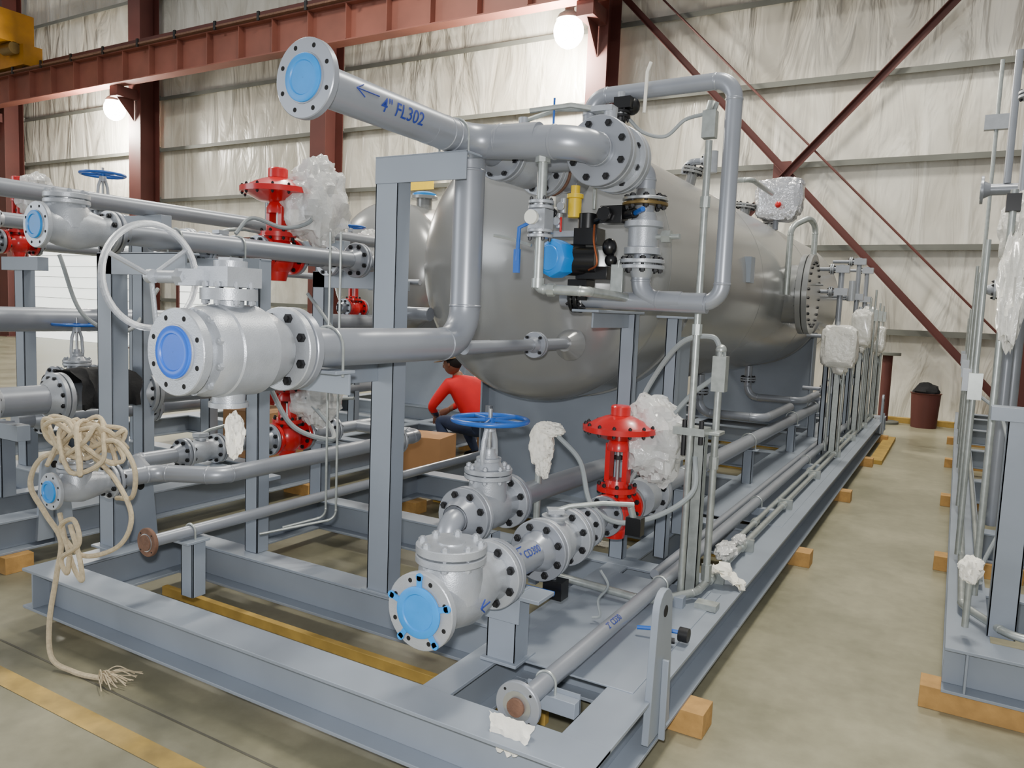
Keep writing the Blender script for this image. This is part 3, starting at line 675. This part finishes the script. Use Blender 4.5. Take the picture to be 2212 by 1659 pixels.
# ================================================================ condensate line
CXx=-1.42;CZ=.67
B=Obj('swing_check_valve')
check_valve(B,(CXx,1.93,CZ+.005),Y,.128,.064,.45,BLUE,5,VALV,.66,.38,.94)
for sg in (-1,1):
    p0=V((CXx+.127,2.10,CZ-.01));B.sweep([p0,p0+V((-.004,.03,.022*sg))],.0025,INK,6)
B.sweep([(CXx+.128,2.10,CZ-.01),(CXx+.118,2.17,CZ-.01)],.0025,INK,6)
B.finish()
B=Obj('condensate_line_piping');r=.06
B.cyl((CXx,2.40,CZ),(CXx,2.72,CZ),r,PIPE);B.cyl((CXx,3.1,CZ),(CXx,3.4,CZ),.05,PIPE)
joint(B,(CXx,3.18,CZ),Y,.10,.05,VALV,PIPE,.02,8)
B.cyl((CXx,3.8,CZ),(CXx,9.9,CZ-.04),.053,PIPE,24)
joint(B,(CXx,4.05,CZ),Y,.125,.053,VALV,PIPE,.026,8);B.cyl((CXx,3.86,CZ),(CXx,3.98,CZ),.1,VALV,28)
endflange(B,(CXx,9.95,CZ-.04),Y,.12,.053,PIPE,.026,8)
for y in (4.6,6.4,8.3,9.6):ubolt(B,(CXx,y,CZ-.01),Y,.053,.03)
ubolt(B,(CXx,2.50,CZ),Y,r,.05)
B.cyl((CXx,4.2,CZ),(CXx,4.2,CZ+.22),.025,PIPE);B.cyl((CXx,4.5,CZ+.03),(CXx+.02,4.5,CZ+.12),.01,GALV)
fn=ongpipe(CXx,CZ,r,2.50,math.radians(52));arrow(B,fn,.0,.03,.07,.012)
o=B.finish()
textmesh(o,'4" CD300',.042,ongpipe(CXx,CZ,r,2.49,math.radians(30)),INK,'pipe_marking')
B=Obj('lever_ball_valve')
lever_ball(B,(CXx,2.88,CZ),Y,.128,.058,.24,VALV,None,True,.34,(.75,.55,0))
B.cyl((CXx,2.88,CZ-.09),(CXx,2.88,CZ-.16),.018,VALV);B.box((CXx-.03,2.85,CZ-.24),(CXx+.06,2.92,CZ-.16),BLACK);B.cyl((CXx+.04,2.82,CZ-.2),(CXx-.12,2.82,CZ-.2),.012,BWHEEL,8)
B.box((CXx+.24,3.08,CZ+.03),(CXx+.31,3.13,CZ+.11),BLACK);B.cyl((CXx+.27,3.1,CZ+.1),(CXx+.26,3.08,CZ+.16),.015,GALV)
B.finish(.001)
B=Obj('control_valve')
control_valve(B,(CXx,3.56,CZ),Y,1.085,.185,.1,.05,1,V((.75,.66,0)),1.25)
B.finish()
GX=-1.75
B=Obj('gate_valve')
gate_valve(B,(GX,2.86,.77),Y,.125,.062,.34,1.165,.165)
B.finish()
B=Obj('bypass_line_piping')
B.pipe([(GX,2.7,.77),(GX,2.56,.77),(GX,2.56,.60),(-1.46,2.56,.62)],.05,PIPE,.06)
B.pipe([(GX,3.04,.77),(GX,4.35,.74),(-1.42,4.35,.67)],.055,PIPE,.12)
B.finish()
B=Obj('drain_line_piping')
DX=-1.12;DZ=.392
endflange(B,(DX,2.06,DZ),-Y,.08,.03,PIPE,.018,4);B.cyl((DX,2.045,DZ),(DX,2.0561,DZ),.03,RUST,24)
B.cyl((DX,2.07,DZ),(DX,12.2,DZ),.033,PIPE,20)
for y in (2.26,3.42,5.42,7.42):ubolt(B,(DX,y,DZ),Y,.031,.03)
B.sheet(lambda u,w:(DX-.005+(u-.5)*(.17-.05*w)+.012*noise.noise(V((u*8,w*5,3))),2.037-.02*w+.025*noise.noise(V((u*6,w*4,0)))*w,DZ-.03-.085*w-.03*(1-4*(u-.5)**2)*w+.014*noise.noise(V((u*9,w*5,7)))),16,10,TAPE)
B.box((-1.2,2.28,.302),(-1.0,2.285,.37),STRU)
B.cyl((-.98,2.95,.33),(-.90,2.98,.33),.012,BOLT);B.sweep([(-1.07,3.0,.34),(-.97,3.02,.35),(-.90,3.03,.35)],.009,BWHEEL,8);B.cyl((-.9,3.04,.34),(-.86,3.04,.34),.03,BOLT,12)
o=B.finish()
textmesh(o,'2" CD30',.036,ongpipe(DX,DZ,.033,2.75,math.radians(40)),INK,'pipe_marking')
B=Obj('rusty_flange_drain_pipe')
RX=-2.92
endflange(B,(RX,2.0,.6),-Y,.062,.026,RUST,.018,4,None,.6,False);B.cyl((RX,2.01,.6),(RX,4.6,.6),.027,PIPE,18)
B.cyl((RX,1.999,.6),(RX,1.992,.6),.035,RUST,20);ubolt(B,(RX,2.22,.6),Y,.027,.03)
B.pipe([(RX,4.55,.6),(RX,4.75,.6),(RX,4.75,.95)],.027,PIPE)
B.finish()
# ================================================================ left racks
LX=-3.35;LX2=-3.66
B=Obj('swing_check_valve')
check_valve(B,(LX,1.80,1.925),Y,.096,.05,.33,BLUE,0,VALV,.6,.4,.95)
B.finish()
B=Obj('gas_line_piping')
B.pipe([(LX,2.15,1.925),(LX,3.86,1.925)],.05,PIPE)
joint(B,(LX,3.78,1.925),Y,.11,.05,PIPE,PIPE,.02,8)
B.pipe([(LX,2.45,1.925),(LX2,2.55,1.925),(LX2,2.7,1.925)],.045,PIPE,.05)
B.cyl((LX2,2.6,1.925),(LX2,4.6,1.925),.045,PIPE)
joint(B,(LX2,2.75,1.925),Y,.09,.045,VALV,PIPE,.02,8);joint(B,(LX2,3.85,1.925),Y,.1,.045,VALV,PIPE,.02,8)
lever_ball(B,(LX2,2.98,1.925),Y,.09,.045,.22,VALV,None,True,.28,(0,1,0))
B.pipe([(LX,3.86,1.925),(LX,4.1,1.925),(LX,4.1,1.6),(-3.0,4.1,1.6)],.045,PIPE)
ubolt(B,(LX,2.46,1.925),Y,.05,.05);ubolt(B,(LX,2.84,1.925),Y,.05,.05)
B.finish()
B=Obj('control_valve')
control_valve(B,(LX2,3.40,1.925),Y,2.31,.225,.11,.05,2,V((.8,.6,0)),1.4)
B.finish()
B=Obj('swing_check_valve')
check_valve(B,(LX,1.84,.785),Y,.082,.038,.28,BLUE,0,VALV,.6,.4,.9)
B.finish()
B=Obj('fuel_line_piping')
B.pipe([(LX,2.12,.785),(LX,2.35,.785),(LX+.28,2.5,.785),(LX+.28,3.9,.785)],.042,PIPE,.1)
B.pipe([(LX,2.3,.785),(LX2,2.45,.785),(LX2,2.6,.785)],.04,PIPE,.05)
B.cyl((LX2,2.5,.785),(LX2,4.4,.785),.04,PIPE);lever_ball(B,(LX2,2.85,.785),Y,.085,.04,.22,VALV,None,True,.3,(0,1,0))
joint(B,(LX2,3.9,.785),Y,.09,.04,VALV,VALV,.02,8);joint(B,(LX+.28,3.86,.785),Y,.09,.04,VALV,VALV,.02,8)
B.pipe([(LX+.28,3.9,.785),(LX+.28,4.15,.785),(LX2,4.15,.785)],.04,PIPE)
B.cyl((LX2,3.9,.785),(LX2,3.9,1.0),.03,VALV);B.sweep([(LX2,3.9,1.0),(LX2+.2,3.9,1.02)],.01,GALV,8)
B.finish()
B=Obj('control_valve')
control_valve(B,(LX2,3.50,.785),Y,1.12,.17,.1,.045,3,V((.8,.6,0)),1.3)
B.finish()
B=Obj('corrugated_hose')
B.hose([(-3.3,3.0,1.2),(-3.2,3.1,.95),(-3.1,3.3,.86),(-3.3,3.5,.9),(-3.5,3.5,1.05)],.014,FLEX,10,8)
B.hose([(-3.62,3.05,2.02),(-3.6,3.15,2.12),(-3.5,3.3,2.08),(-3.4,3.4,2.12),(-3.38,3.45,2.22)],.012,FLEX,10,8)
B.hose([(-3.5,3.5,1.7),(-3.3,3.5,1.5),(-3.2,3.6,1.2),(-3.4,3.6,1.1)],.011,FLEX,10,8)
B.pipe([(-2.75,2.9,2.0),(-2.75,2.9,.55),(-2.9,2.75,.5)],.006,GALV,.05)
B.pipe([(-2.68,2.9,2.0),(-2.68,2.9,.55),(-2.9,2.6,.5)],.006,GALV,.05)
B.finish()
B=Obj('rope');random.seed(3)
pts=[]
for i in range(60):
    t=i*.83
    pts.append(V((-3.31+.15*math.sin(t*1.1)+random.uniform(-.04,.04),1.98+.09*math.cos(t*.9)+random.uniform(-.03,.03),.985+.075*math.sin(t*1.7)+random.uniform(-.04,.06))))
B.hose(pts,.0105,ROPE,6,8)
B.hose([(-3.40,1.93,.95),(-3.50,1.88,.9),(-3.54,1.86,.78),(-3.46,1.88,.66),(-3.38,1.9,.55),(-3.38,1.88,.4),(-3.37,1.84,.2),(-3.32,1.82,.05),(-3.2,1.84,.014),(-3.08,1.86,.014),(-3.0,1.9,.014)],.0115,ROPE,10,8)
B.hose([(-3.3,1.98,.95),(-3.12,1.99,.85),(-3.02,2.0,.7),(-3.08,1.98,.56),(-3.25,1.92,.50),(-3.38,1.9,.60),(-3.28,1.9,.66),(-3.24,1.9,.56),(-3.34,1.88,.48),(-3.3,1.88,.42),(-3.28,1.88,.5)],.0105,ROPE,10,8)
B.hose([(-3.25,1.95,.97),(-3.1,1.98,1.02),(-3.0,2.0,.92),(-3.04,2.02,.78),(-3.2,2.05,.74)],.0105,ROPE,10,8)
B.hose([(-3.42,1.92,.66),(-3.34,1.9,.55),(-3.28,1.9,.44),(-3.22,1.9,.40),(-3.24,1.9,.5),(-3.34,1.92,.62)],.0105,ROPE,10,8)
for i in range(30):
    a=random.uniform(-.5,.9);l=random.uniform(.06,.18);p=V((-3.06,1.87,.012))
    B.hose([p,p+V((math.cos(a)*l*.5,math.sin(a)*l*.5,random.uniform(.01,.05))),p+V((math.cos(a)*l,math.sin(a)*l,.008))],.0025,ROPE,5,5)
B.finish()
# ================================================================ conduits
B=Obj('electrical_conduit')
cx,cy=-1.05,3.52
B.cyl((cx,cy,2.45),(cx,cy,.34),.0165,GALV,16);B.box((cx-.03,cy-.025,2.46),(cx+.03,cy+.025,2.58),GALV);B.cyl((cx,cy,2.58),(cx+.01,cy,2.62),.026,GALV,12)
B.hose([(cx-.03,cy,2.57),(cx-.12,cy,2.55),(cx-.2,cy-.02,2.48),(cx-.3,cy-.05,2.5),(cx-.36,cy-.1,2.56)],.009,FLEX)
for z in (2.2,1.62):B.cyl((cx,cy,z),(cx,cy,z-.05),.024,GALV,8)
cx2,cy2=-.98,3.70
B.cyl((cx2,cy2,1.3),(cx2,cy2,.38),.0175,GALV,16);B.box((cx2-.03,cy2-.03,1.30),(cx2+.035,cy2+.03,1.47),GALV);B.cyl((cx2,cy2,1.46),(cx2,cy2,1.5),.026,GALV,12);B.ball((cx2,cy2,1.5),.028,GALV,12)
B.hose([(cx2,cy2,1.5),(cx2-.05,cy2,1.56),(cx2-.2,cy2,1.52),(cx2-.36,cy2+.03,1.3),(cx2-.46,cy2,1.02)],.013,FLEX)
B.hose([(cx2-.03,cy2,1.36),(cx2-.15,cy2,1.25),(cx2-.28,cy2-.05,1.05),(cx2-.37,cy2-.1,.85),(cx2-.45,cy2-.1,.72)],.012,FLEX)
B.cyl((cx2,cy2,.44),(cx2,cy2,.36),.026,GALV,8);B.cyl((cx2,cy2,.98),(cx2,cy2,.92),.024,GALV,8)
B.pipe([(-1.75,3.36,.345),(-1.12,3.3,.345),(-.98,3.55,.345),(-.98,12.2,.345)],.019,GALV,.12)
for y in (3.75,4.4,5.6,6.9,8.2,9.5,10.8):B.cyl((-.98,y,.345),(-.98,y+.05,.345),.027,GALV,8);B.box((-1.03,y+.1,.3),(-.93,y+.13,.372),GALV)
B.cyl((-1.04,4.6,.345),(-1.04,12.2,.345),.017,GALV,14)
B.cyl((-1.21,3.6,.37),(-1.21,12.3,.37),.024,PIPE,14)
for y in (5.0,7.1,9.2):B.cyl((-1.04,y,.345),(-1.04,y+.07,.345),.026,GALV,8)
B.sheet(lambda u,w:(-.98+.15*w+.03*noise.noise(V((u*5,w*4,1))),3.85+(u-.5)*.17*(1-.3*w)+.05*noise.noise(V((u*5,w*4,4))),.385-.085*w*w+.035*noise.noise(V((u*6,w*5,9)))),14,12,TAPE)
blob(B,(-1.0,4.15,.39),.08,(.6,1.2,.5),WRAP,13,.4);blob(B,(-1.0,4.45,.38),.05,(.6,1.2,.5),WRAP,15,.4)
B.cyl((-1.73,3.3,.45),(-1.73,3.3,.98),.017,GALV,14);blob(B,(-1.72,3.3,1.0),.055,(1,.8,1.7),TAPE,9,.3);blob(B,(-1.68,3.3,1.08),.05,(1.4,.8,.6),TAPE,10,.3);blob(B,(-1.70,3.29,.90),.04,(.8,.7,1.3),TAPE,20,.3)
B.hose([(-1.64,3.3,1.06),(-1.5,3.28,.95),(-1.4,3.2,.78),(-1.28,3.25,.70),(-1.12,3.35,.74),(-1.0,3.45,.85),(-1.02,3.52,1.0)],.012,FLEX)
B.box((-1.75,3.28,.3),(-1.71,3.32,.46),STRU)
B.hose([(-1.25,3.0,.55),(-1.22,3.02,.48),(-1.27,3.04,.40),(-1.25,3.02,.34),(-1.28,3.0,.33)],.006,FLEX,8,6)
B.box((-1.13,3.5,1.10),(-.98,3.62,1.135),GALV);B.cyl((-1.08,3.52,1.0),(-1.08,3.52,1.17),.012,BOLT,8);B.cyl((-1.0,3.52,1.06),(-1.0,3.52,1.17),.012,BOLT,8)
B.box((-.96,3.45,.302),(-.86,3.52,.33),GALV)
B.finish(.001)
def transmitter(name,x,y,z,w,h,seed,m=None):
    B=Obj(name);m=m or WRAPB
    channel(B,(x,y,.302),(x,y,z-.1),.07,.04,-Y,GALV);channel(B,(x-.12,y+.05,.302),(x-.12,y+.05,z-.12),.05,.04,-Y,STRU)
    B.box((x-.05,y-.04,.302),(x+.06,y+.05,.312),GALV)
    B.cyl((x+.06,y-.02,.36),(x+.06,y-.02,z-.2),.015,GALV);B.cyl((x-.06,y-.02,.36),(x-.06,y-.02,z-.2),.013,GALV)
    B.ball((x,y,z),1,m,48,(w*.5,.11,h*.5),.09,seed,.38,True,.08)
    B.ball((x+.02,y-.02,z-h*.55),1,m,24,(w*.22,.06,h*.14),.3,seed+3)
    B.cyl((x-.03,y,z+h*.42),(x-.03,y,z+h*.62),.022,VALV,10)
    B.hose([(x,y,z-h*.5),(x+.03,y-.04,z-h*.5-.12),(x+.06,y-.02,z-h*.5-.22)],.009,FLEX,8,6)
    return B.finish()
transmitter('wrapped_transmitter',-1.02,8.3,1.42,.32,.40,1)
transmitter('wrapped_transmitter',-1.02,10.2,1.6,.22,.42,2)
transmitter('wrapped_transmitter',-1.05,11.4,1.65,.18,.45,3)
transmitter('wrapped_transmitter',-1.0,12.2,1.45,.2,.35,4)
B=Obj('level_bridle')
for y,z1 in ((9.3,2.3),(10.9,2.5),(11.9,2.45)):
    B.cyl((-1.18,y,.6),(-1.18,y,z1),.03,PIPE,14)
    for z in (.9,1.5,2.0,z1-.05):
        B.cyl((-1.18,y,z),(-1.5,y,z),.022,PIPE,12);joint(B,(-1.28,y,z),X,.06,.022,VALV,VALV,.014,4,(False,False));B.box((-1.24,y-.05,z-.04),(-1.1,y+.05,z+.04),VALV)
    B.box((-1.2,y-.03,.302),(-1.16,y+.03,.6),STRU)
B.cyl((-1.05,9.2,1.9),(-1.05,9.2,2.12),.035,VALV)
for y in (10.4,11.0,11.7,12.3):
    B.cyl((-.96,y,.35),(-.96,y,2.0+.1*math.sin(y*3)),.014,GALV,10);B.box((-1.0,y-.03,1.7),(-.92,y+.03,1.84),GALV)
B.finish()
# ================================================================ neighbouring skid (left)
B=skid('process_skid',-7.75,-4.72,2.0,15.0-.6,(3.2,4.4,5.8,7.2,8.4,10,12,13.5),((-5.4,2.1,14.3),))
for x,y,z in ((-5.05,3.4,2.2),(-5.05,5.2,2.2),(-5.6,4.4,1.36),(-6.6,4.4,2.2),(-7.1,3.2,2.3),(-6.2,3.2,1.9),(-5.3,6.4,1.9),(-5.35,2.6,.8)):
    channel(B,(x,y,.3),(x,y,z),.12,.09,-Y,STRU);B.box((x-.2,y-.02,z-.1),(x+.3,y+.06,z),STRU)
for i,y in enumerate((2.4,4.8,7.5,10.5)):B.box((-4.95,y-.1,0),(-4.66,y+.06,.099),WOOD)
B.finish(.002)
B=vessel('pressure_vessel',-6.25,2.08,.86,7.65,13.7,(8.4,13.0),None,False)
B.cyl((-6.0,8.0,2.85),(-6.0,8.0,3.0),.1,VESS);disc(B,(-6.0,8.0,3.0),Z,.17,.04,VESS);B.lathe((-6.0,8.0,3.04),Z,[(0,.15),(.03,.15),(.05,.1)],BLUE)
B.finish()
B=Obj('gas_line_piping')
B.cyl((-4.95,1.9,2.25),(-4.95,6.0,2.25),.055,PIPE);B.cyl((-5.6,1.9,1.45),(-5.6,6.8,1.45),.085,PIPE)
B.cyl((-5.1,1.6,.95),(-5.1,5.2,.95),.095,PIPE);joint(B,(-5.1,2.86,.95),Y,.17,.095,VALV,VALV,.03,12);joint(B,(-5.1,3.5,.95),Y,.17,.095,VALV,VALV,.03,12);joint(B,(-5.1,2.4,.95),Y,.17,.095,VALV,VALV,.03,12)
B.cyl((-6.6,2.2,2.2),(-6.6,7.0,2.2),.06,PIPE);B.cyl((-7.1,2.4,2.05),(-7.1,7.0,2.05),.05,PIPE);B.cyl((-5.9,3.0,.7),(-5.9,7.2,.7),.06,PIPE)
B.pipe([(-5.2,5.2,.95),(-5.2,6.2,.95),(-5.2,6.2,2.0),(-5.9,6.2,2.0),(-5.9,7.4,2.0)],.06,PIPE)
for y in (3.2,4.1,5.0,5.9):
    joint(B,(-6.6,y,2.2),Y,.12,.06,VALV,VALV,.025,8);joint(B,(-5.9,y,.7),Y,.12,.06,VALV,VALV,.025,8)
B.pipe([(-5.5,5.0,2.6),(-5.5,5.0,1.9),(-5.5,6.5,1.9),(-4.9,6.5,1.9)],.03,PIPE)
B.hose([(-5.3,3.0,1.9),(-5.2,3.1,1.5),(-5.0,3.3,1.4),(-5.1,3.6,1.7)],.014,FLEX);B.hose([(-5.0,4.0,1.9),(-4.9,4.2,1.3),(-5.0,4.6,1.0),(-5.2,4.8,1.4)],.014,FLEX)
B.finish()
for (x,y,z,zt,ra) in ((-7.0,3.62,2.05,2.5,.17),(-5.9,5.4,.7,1.15,.17),(-5.9,6.6,1.6,2.3,.2)):
    B=Obj('control_valve');control_valve(B,(x,y,z),Y,zt,ra,.1,.045,int(y*3),V((.7,.5,0)),1.2);B.finish()
for (x,y,z,zt) in ((-5.6,3.5,2.15,2.53),(-5.45,3.2,1.02,1.42),(-5.6,6.2,2.0,2.45)):
    B=Obj('gate_valve');gate_valve(B,(x,y,z),Y,.11,.05,.3,zt,.15);B.finish()
B=Obj('pipe_support_post');channel(B,(-5.6,3.5,.3),(-5.6,3.5,2.08),.1,.08,-Y,STRU);channel(B,(-5.9,6.6,.3),(-5.9,6.6,1.55),.1,.08,-Y,STRU);B.finish()
B=Obj('black_cloth')
def clothfn(u,w):
    a=math.radians(-110+220*w);rr=.19+.035*noise.noise(V((u*8,w*7,1)));return (-5.1+rr*math.sin(a),2.92+.42*u+.05*noise.noise(V((w*6,2,u*5))),.95+rr*math.cos(a))
B.sheet(clothfn,18,18,CLOTH);B.finish()
def carton(c,sx,sy,sz,rot):
    B=Obj('cardboard_box');r_=Matrix.Rotation(rot,3,'Z');ax=(r_@X,r_@Y,Z);c=V(c)
    B.obox(c,ax,(sx/2,sy/2,sz/2),CARD);B.obox(c+Z*(sz/2+.001),ax,(sx/2,.03,.001),WOOD)
    for s_ in (-1,1):B.obox(c+Z*(sz/2+.003)+ax[1]*s_*sy*.25,ax,(sx/2,sy*.245,.002),CARD)
    return B.finish(.002)
carton((-4.42,6.05,.2),.45,.4,.4,.2);carton((-5.2,4.7,.5),.5,.45,.4,.1);carton((-4.3,7.3,.18),.4,.4,.36,-.2)
# ================================================================ neighbouring skid (right)
B=skid('process_skid',.06,3.1,3.67,14.3,(4.6,6,8,10,12,13.5),(),False)
channel(B,(.27,3.92,.3),(.27,3.92,1.31),.11,.08,-Y,STRU);B.box((.15,3.9,1.26),(.9,4.0,1.32),STRU);channel(B,(.75,3.92,.3),(.75,3.92,1.31),.08,.06,-Y,STRU)
for y in (3.8,6,8.2,10.5,12.6):B.box((-.02,y-.1,0),(.5,y+.04,.099),WOOD)
B.finish(.002)
B=Obj('electrical_conduit')
B.cyl((.1,5.1,.34),(.1,5.1,2.15),.016,GALV);B.cyl((.17,4.3,.36),(.17,4.3,2.3),.016,GALV)
B.pipe([(.12,12,.345),(.12,4.15,.345),(.3,3.85,.345),(1.0,3.85,.345)],.018,GALV,.12)
B.cyl((.2,4.6,.345),(.2,14,.345),.016,GALV);B.box((.07,5.06,1.25),(.14,5.14,1.4),GALV)
blob(B,(.20,4.3,1.85),.075,(.7,.7,3.2),WRAPB,4,.3);B.box((.14,4.27,2.2),(.2,4.33,2.28),BLACK);blob(B,(.13,3.8,.62),.05,(.8,.8,1),TAPE,4,.3)
B.cyl((.13,3.85,.345),(.13,3.85,.62),.014,GALV);B.hose([(.1,5.1,1.3),(.25,5.0,1.15),(.3,4.6,.8),(.2,4.4,.5)],.01,FLEX)
for y in (6.5,8.3,10.0,11.5):
    B.cyl((.1,y,.345),(.1,y,2.0+.25*math.sin(y)),.015,GALV);B.box((.05,y-.04,1.2),(.15,y+.04,1.36),VALV)
B.finish(.001)
B=Obj('instrument_piping')
B.cyl((.08,7.9,2.85),(1.6,7.9,2.85),.05,PIPE);endflange(B,(.06,7.9,2.85),-X,.12,.05,PIPE,.024,8)
B.cyl((.25,7.9,2.9),(.25,7.9,4.0),.03,PIPE);B.cyl((.4,7.2,.3),(.4,7.2,4.6),.045,PIPE)
B.pipe([(.3,6.2,1.9),(.3,6.2,4.6),(.9,6.2,4.6)],.04,PIPE);joint(B,(.3,6.2,3.2),Z,.09,.04,VALV,VALV,.02,6)
B.cyl((.3,6.2,.3),(.3,6.2,1.9),.035,PIPE);B.cyl((.14,6.2,1.92),(.5,6.2,1.92),.03,VALV);joint(B,(.2,6.2,1.92),X,.07,.03,VALV,VALV,.016,6)
blob(B,(.27,6.0,2.3),.12,(.7,.7,1.6),WRAPB,7,.3);B.cyl((.16,9.5,2.0),(.16,9.5,4.4),.02,GALV)
B.box((.05,9.46,3.7),(.3,9.54,3.85),VALV)
B.finish()
B=vessel('pressure_vessel',1.75,1.95,.86,6.6,13.4,(7.2,13.0),None,False);B.finish()
B=Obj('scrap_bin');B.lathe((-.38,14.3,.0),Z,[(0,.19),(.55,.22),(.57,.24)],PRIM,24);B.ball((-.38,14.3,.6),.18,CLOTH,20,(1,1,.7),.3,2);B.finish()
B=Obj('pipe_stand');B.cyl((-1.0,14.4,0),(-1.0,14.4,1.15),.08,PRIM);disc(B,(-1.0,14.4,1.15),Z,.2,.05,GIRT);disc(B,(-1.0,14.4,0),Z,.25,.04,GIRT);B.finish()
# ================================================================ person (crouching worker)
def person():
    joints={'pel':(-4.28,6.75,.46,.15),'sp':(-4.33,6.72,.62,.15),'ch':(-4.40,6.68,.80,.165),'nk':(-4.47,6.64,.93,.062),'hd':(-4.50,6.62,1.0,.055),
     'ls':(-4.50,6.50,.86,.075),'le':(-4.64,6.40,.62,.05),'lw':(-4.70,6.60,.50,.032),
     'rs':(-4.36,6.86,.86,.075),'re':(-4.56,6.98,.68,.05),'rw':(-4.72,6.82,.54,.032),
     'lh':(-4.28,6.64,.42,.11),'lk':(-4.62,6.5,.48,.075),'la':(-4.42,6.5,.11,.045),'lt':(-4.58,6.47,.05,.04),
     'rh':(-4.26,6.86,.42,.11),'rk':(-4.60,6.92,.46,.075),'ra':(-4.40,6.92,.11,.045),'rt':(-4.56,6.94,.05,.04)}
    ed=[('pel','sp'),('sp','ch'),('ch','nk'),('nk','hd'),('ch','ls'),('ls','le'),('le','lw'),('ch','rs'),('rs','re'),('re','rw'),('pel','lh'),('lh','lk'),('lk','la'),('la','lt'),('pel','rh'),('rh','rk'),('rk','ra'),('ra','rt')]
    names=list(joints);me=bpy.data.meshes.new('b');me.from_pydata([joints[n][:3] for n in names],[(names.index(a),names.index(b)) for a,b in ed],[])
    o=bpy.data.objects.new('b',me);scene.collection.objects.link(o)
    o.modifiers.new('s','SKIN');sv=me.skin_vertices[0].data
    for i,n in enumerate(names):sv[i].radius=(joints[n][3],)*2
    sv[0].use_root=True
    ss=o.modifiers.new('u','SUBSURF');ss.levels=2;ss.render_levels=2
    bpy.context.view_layer.update();dg=bpy.context.evaluated_depsgraph_get();m2=bpy.data.meshes.new_from_object(o.evaluated_get(dg));bpy.data.objects.remove(o)
    m2.materials.clear()
    for m in (SHIRT,JEAN,SKIN,BLACK):m2.materials.append(m)
    for p in m2.polygons:
        c=p.center;p.use_smooth=True
        if c.z<.12:i=3
        elif c.z<.5:i=1
        elif c.x<-4.66:i=2
        elif c.z>.955:i=2
        else:i=0
        if c.z<.56 and c.x>-4.66 and i==0:i=1
        p.material_index=i
    ob=bpy.data.objects.new('worker',m2);scene.collection.objects.link(ob)
    B=Obj('head');h=V((-4.53,6.60,1.07))
    B.ball(h,.1,SKIN,28,(.95,.78,1.15));f=V((-1,-.1,-.25)).normalized();s_=f.cross(Z).normalized();u=s_.cross(f)
    B.ball(h+f*.098-u*.01,.016,SKIN,12,(1.2,.8,1.3))
    for sg in (-1,1):
        B.ball(h+f*.085+s_*sg*.032+u*.015,.012,GLASS,10);B.ball(h+f*.094+s_*sg*.032+u*.015,.006,BLACK,8);B.ball(h+s_*sg*.078-u*.01,.02,SKIN,10,(.8,.4,1.3))
    B.ball(h+f*.086-u*.045,.014,RED,10,(.5,1.5,.4))
    B.ball(h-f*.022+u*.022,.101,HAIR,24,(.95,.82,1.05))
    B.lathe(h+u*.045,u,[(0,.106),(.03,.104),(.06,.085),(.078,.05),(.084,.001)],CAP,28,False)
    B.obox(h+u*.05+f*.13,(f,s_,u),(.045,.065,.004),CAP)
    B.finish(parent=ob)
    B=Obj('hands')
    for w,d in ((V((-4.70,6.60,.50)),V((-.5,.6,-.4)).normalized()),(V((-4.72,6.82,.54)),V((-.7,-.5,-.45)).normalized())):
        s_=d.cross(Z).normalized();n=s_.cross(d)
        B.sweep([w-d*.02,w+d*.02,w+d*.06,w+d*.09],[.028,.036,.04,.034],SKIN,12)
        for k,(of,L) in enumerate(((-.028,.06),(-.01,.075),(.01,.07),(.028,.055))):
            q=w+d*.08+s_*of;B.sweep([q,q+d*L*.45-n*.005,q+d*L*.75-n*.02,q+d*L*.85-n*.04],[.0095,.009,.008,.007],SKIN,8)
        q=w+d*.03+s_*.035;B.sweep([q,q+s_*.025+d*.02,q+s_*.03+d*.05-n*.01],[.012,.0105,.008],SKIN,8)
    B.finish(parent=ob)
person()
# ================================================================ camera
cam=bpy.data.cameras.new('camera');co=bpy.data.objects.new('camera',cam);scene.collection.objects.link(co)
cam.sensor_width=36;cam.lens=1659.7/2212*36;cam.clip_start=.05;cam.clip_end=200
rt=V((.8639,.50228,.0404)).normalized();fw=V((-.49677,.8625,-.09565)).normalized();up=rt.cross(fw).normalized()
rt=fw.cross(up).normalized()
M=Matrix((rt,up,-fw)).transposed().to_4x4();M.translation=V((0,0,1.65));co.matrix_world=M
scene.camera=co
# ================================================================ light
w=bpy.data.worlds.new('world');scene.world=w;w.use_nodes=True;nt=w.node_tree;bg=nt.nodes['Background']
bg.inputs['Color'].default_value=(.94,.97,1.0,1);bg.inputs['Strength'].default_value=.48
def area(name,loc,target,sx,sy,e,col):
    l=bpy.data.lights.new(name,'AREA');l.shape='RECTANGLE';l.size=sx;l.size_y=sy;l.energy=e;l.color=col
    o=bpy.data.objects.new(name,l);scene.collection.objects.link(o);o.location=loc
    o.rotation_euler=(V(target)-V(loc)).to_track_quat('-Z','Y').to_euler();return o
for i,(x,y) in enumerate(((0,4),(-1,11),(-10,3),(-10,10),(-19,6),(-28,8))):
    area('ceiling_high_bay_light',(x,y,10.5),(x,y,0),1.2,1.2,640,(1,.96,.85))
area('bay_door_daylight',(-14,-7,3.2),(-5,5,1.5),8,5,650,(.9,.95,1))
area('camera_flash',(-.03,0,1.76),(-1.2,2.4,1.4),.07,.05,95,(1,1,1))
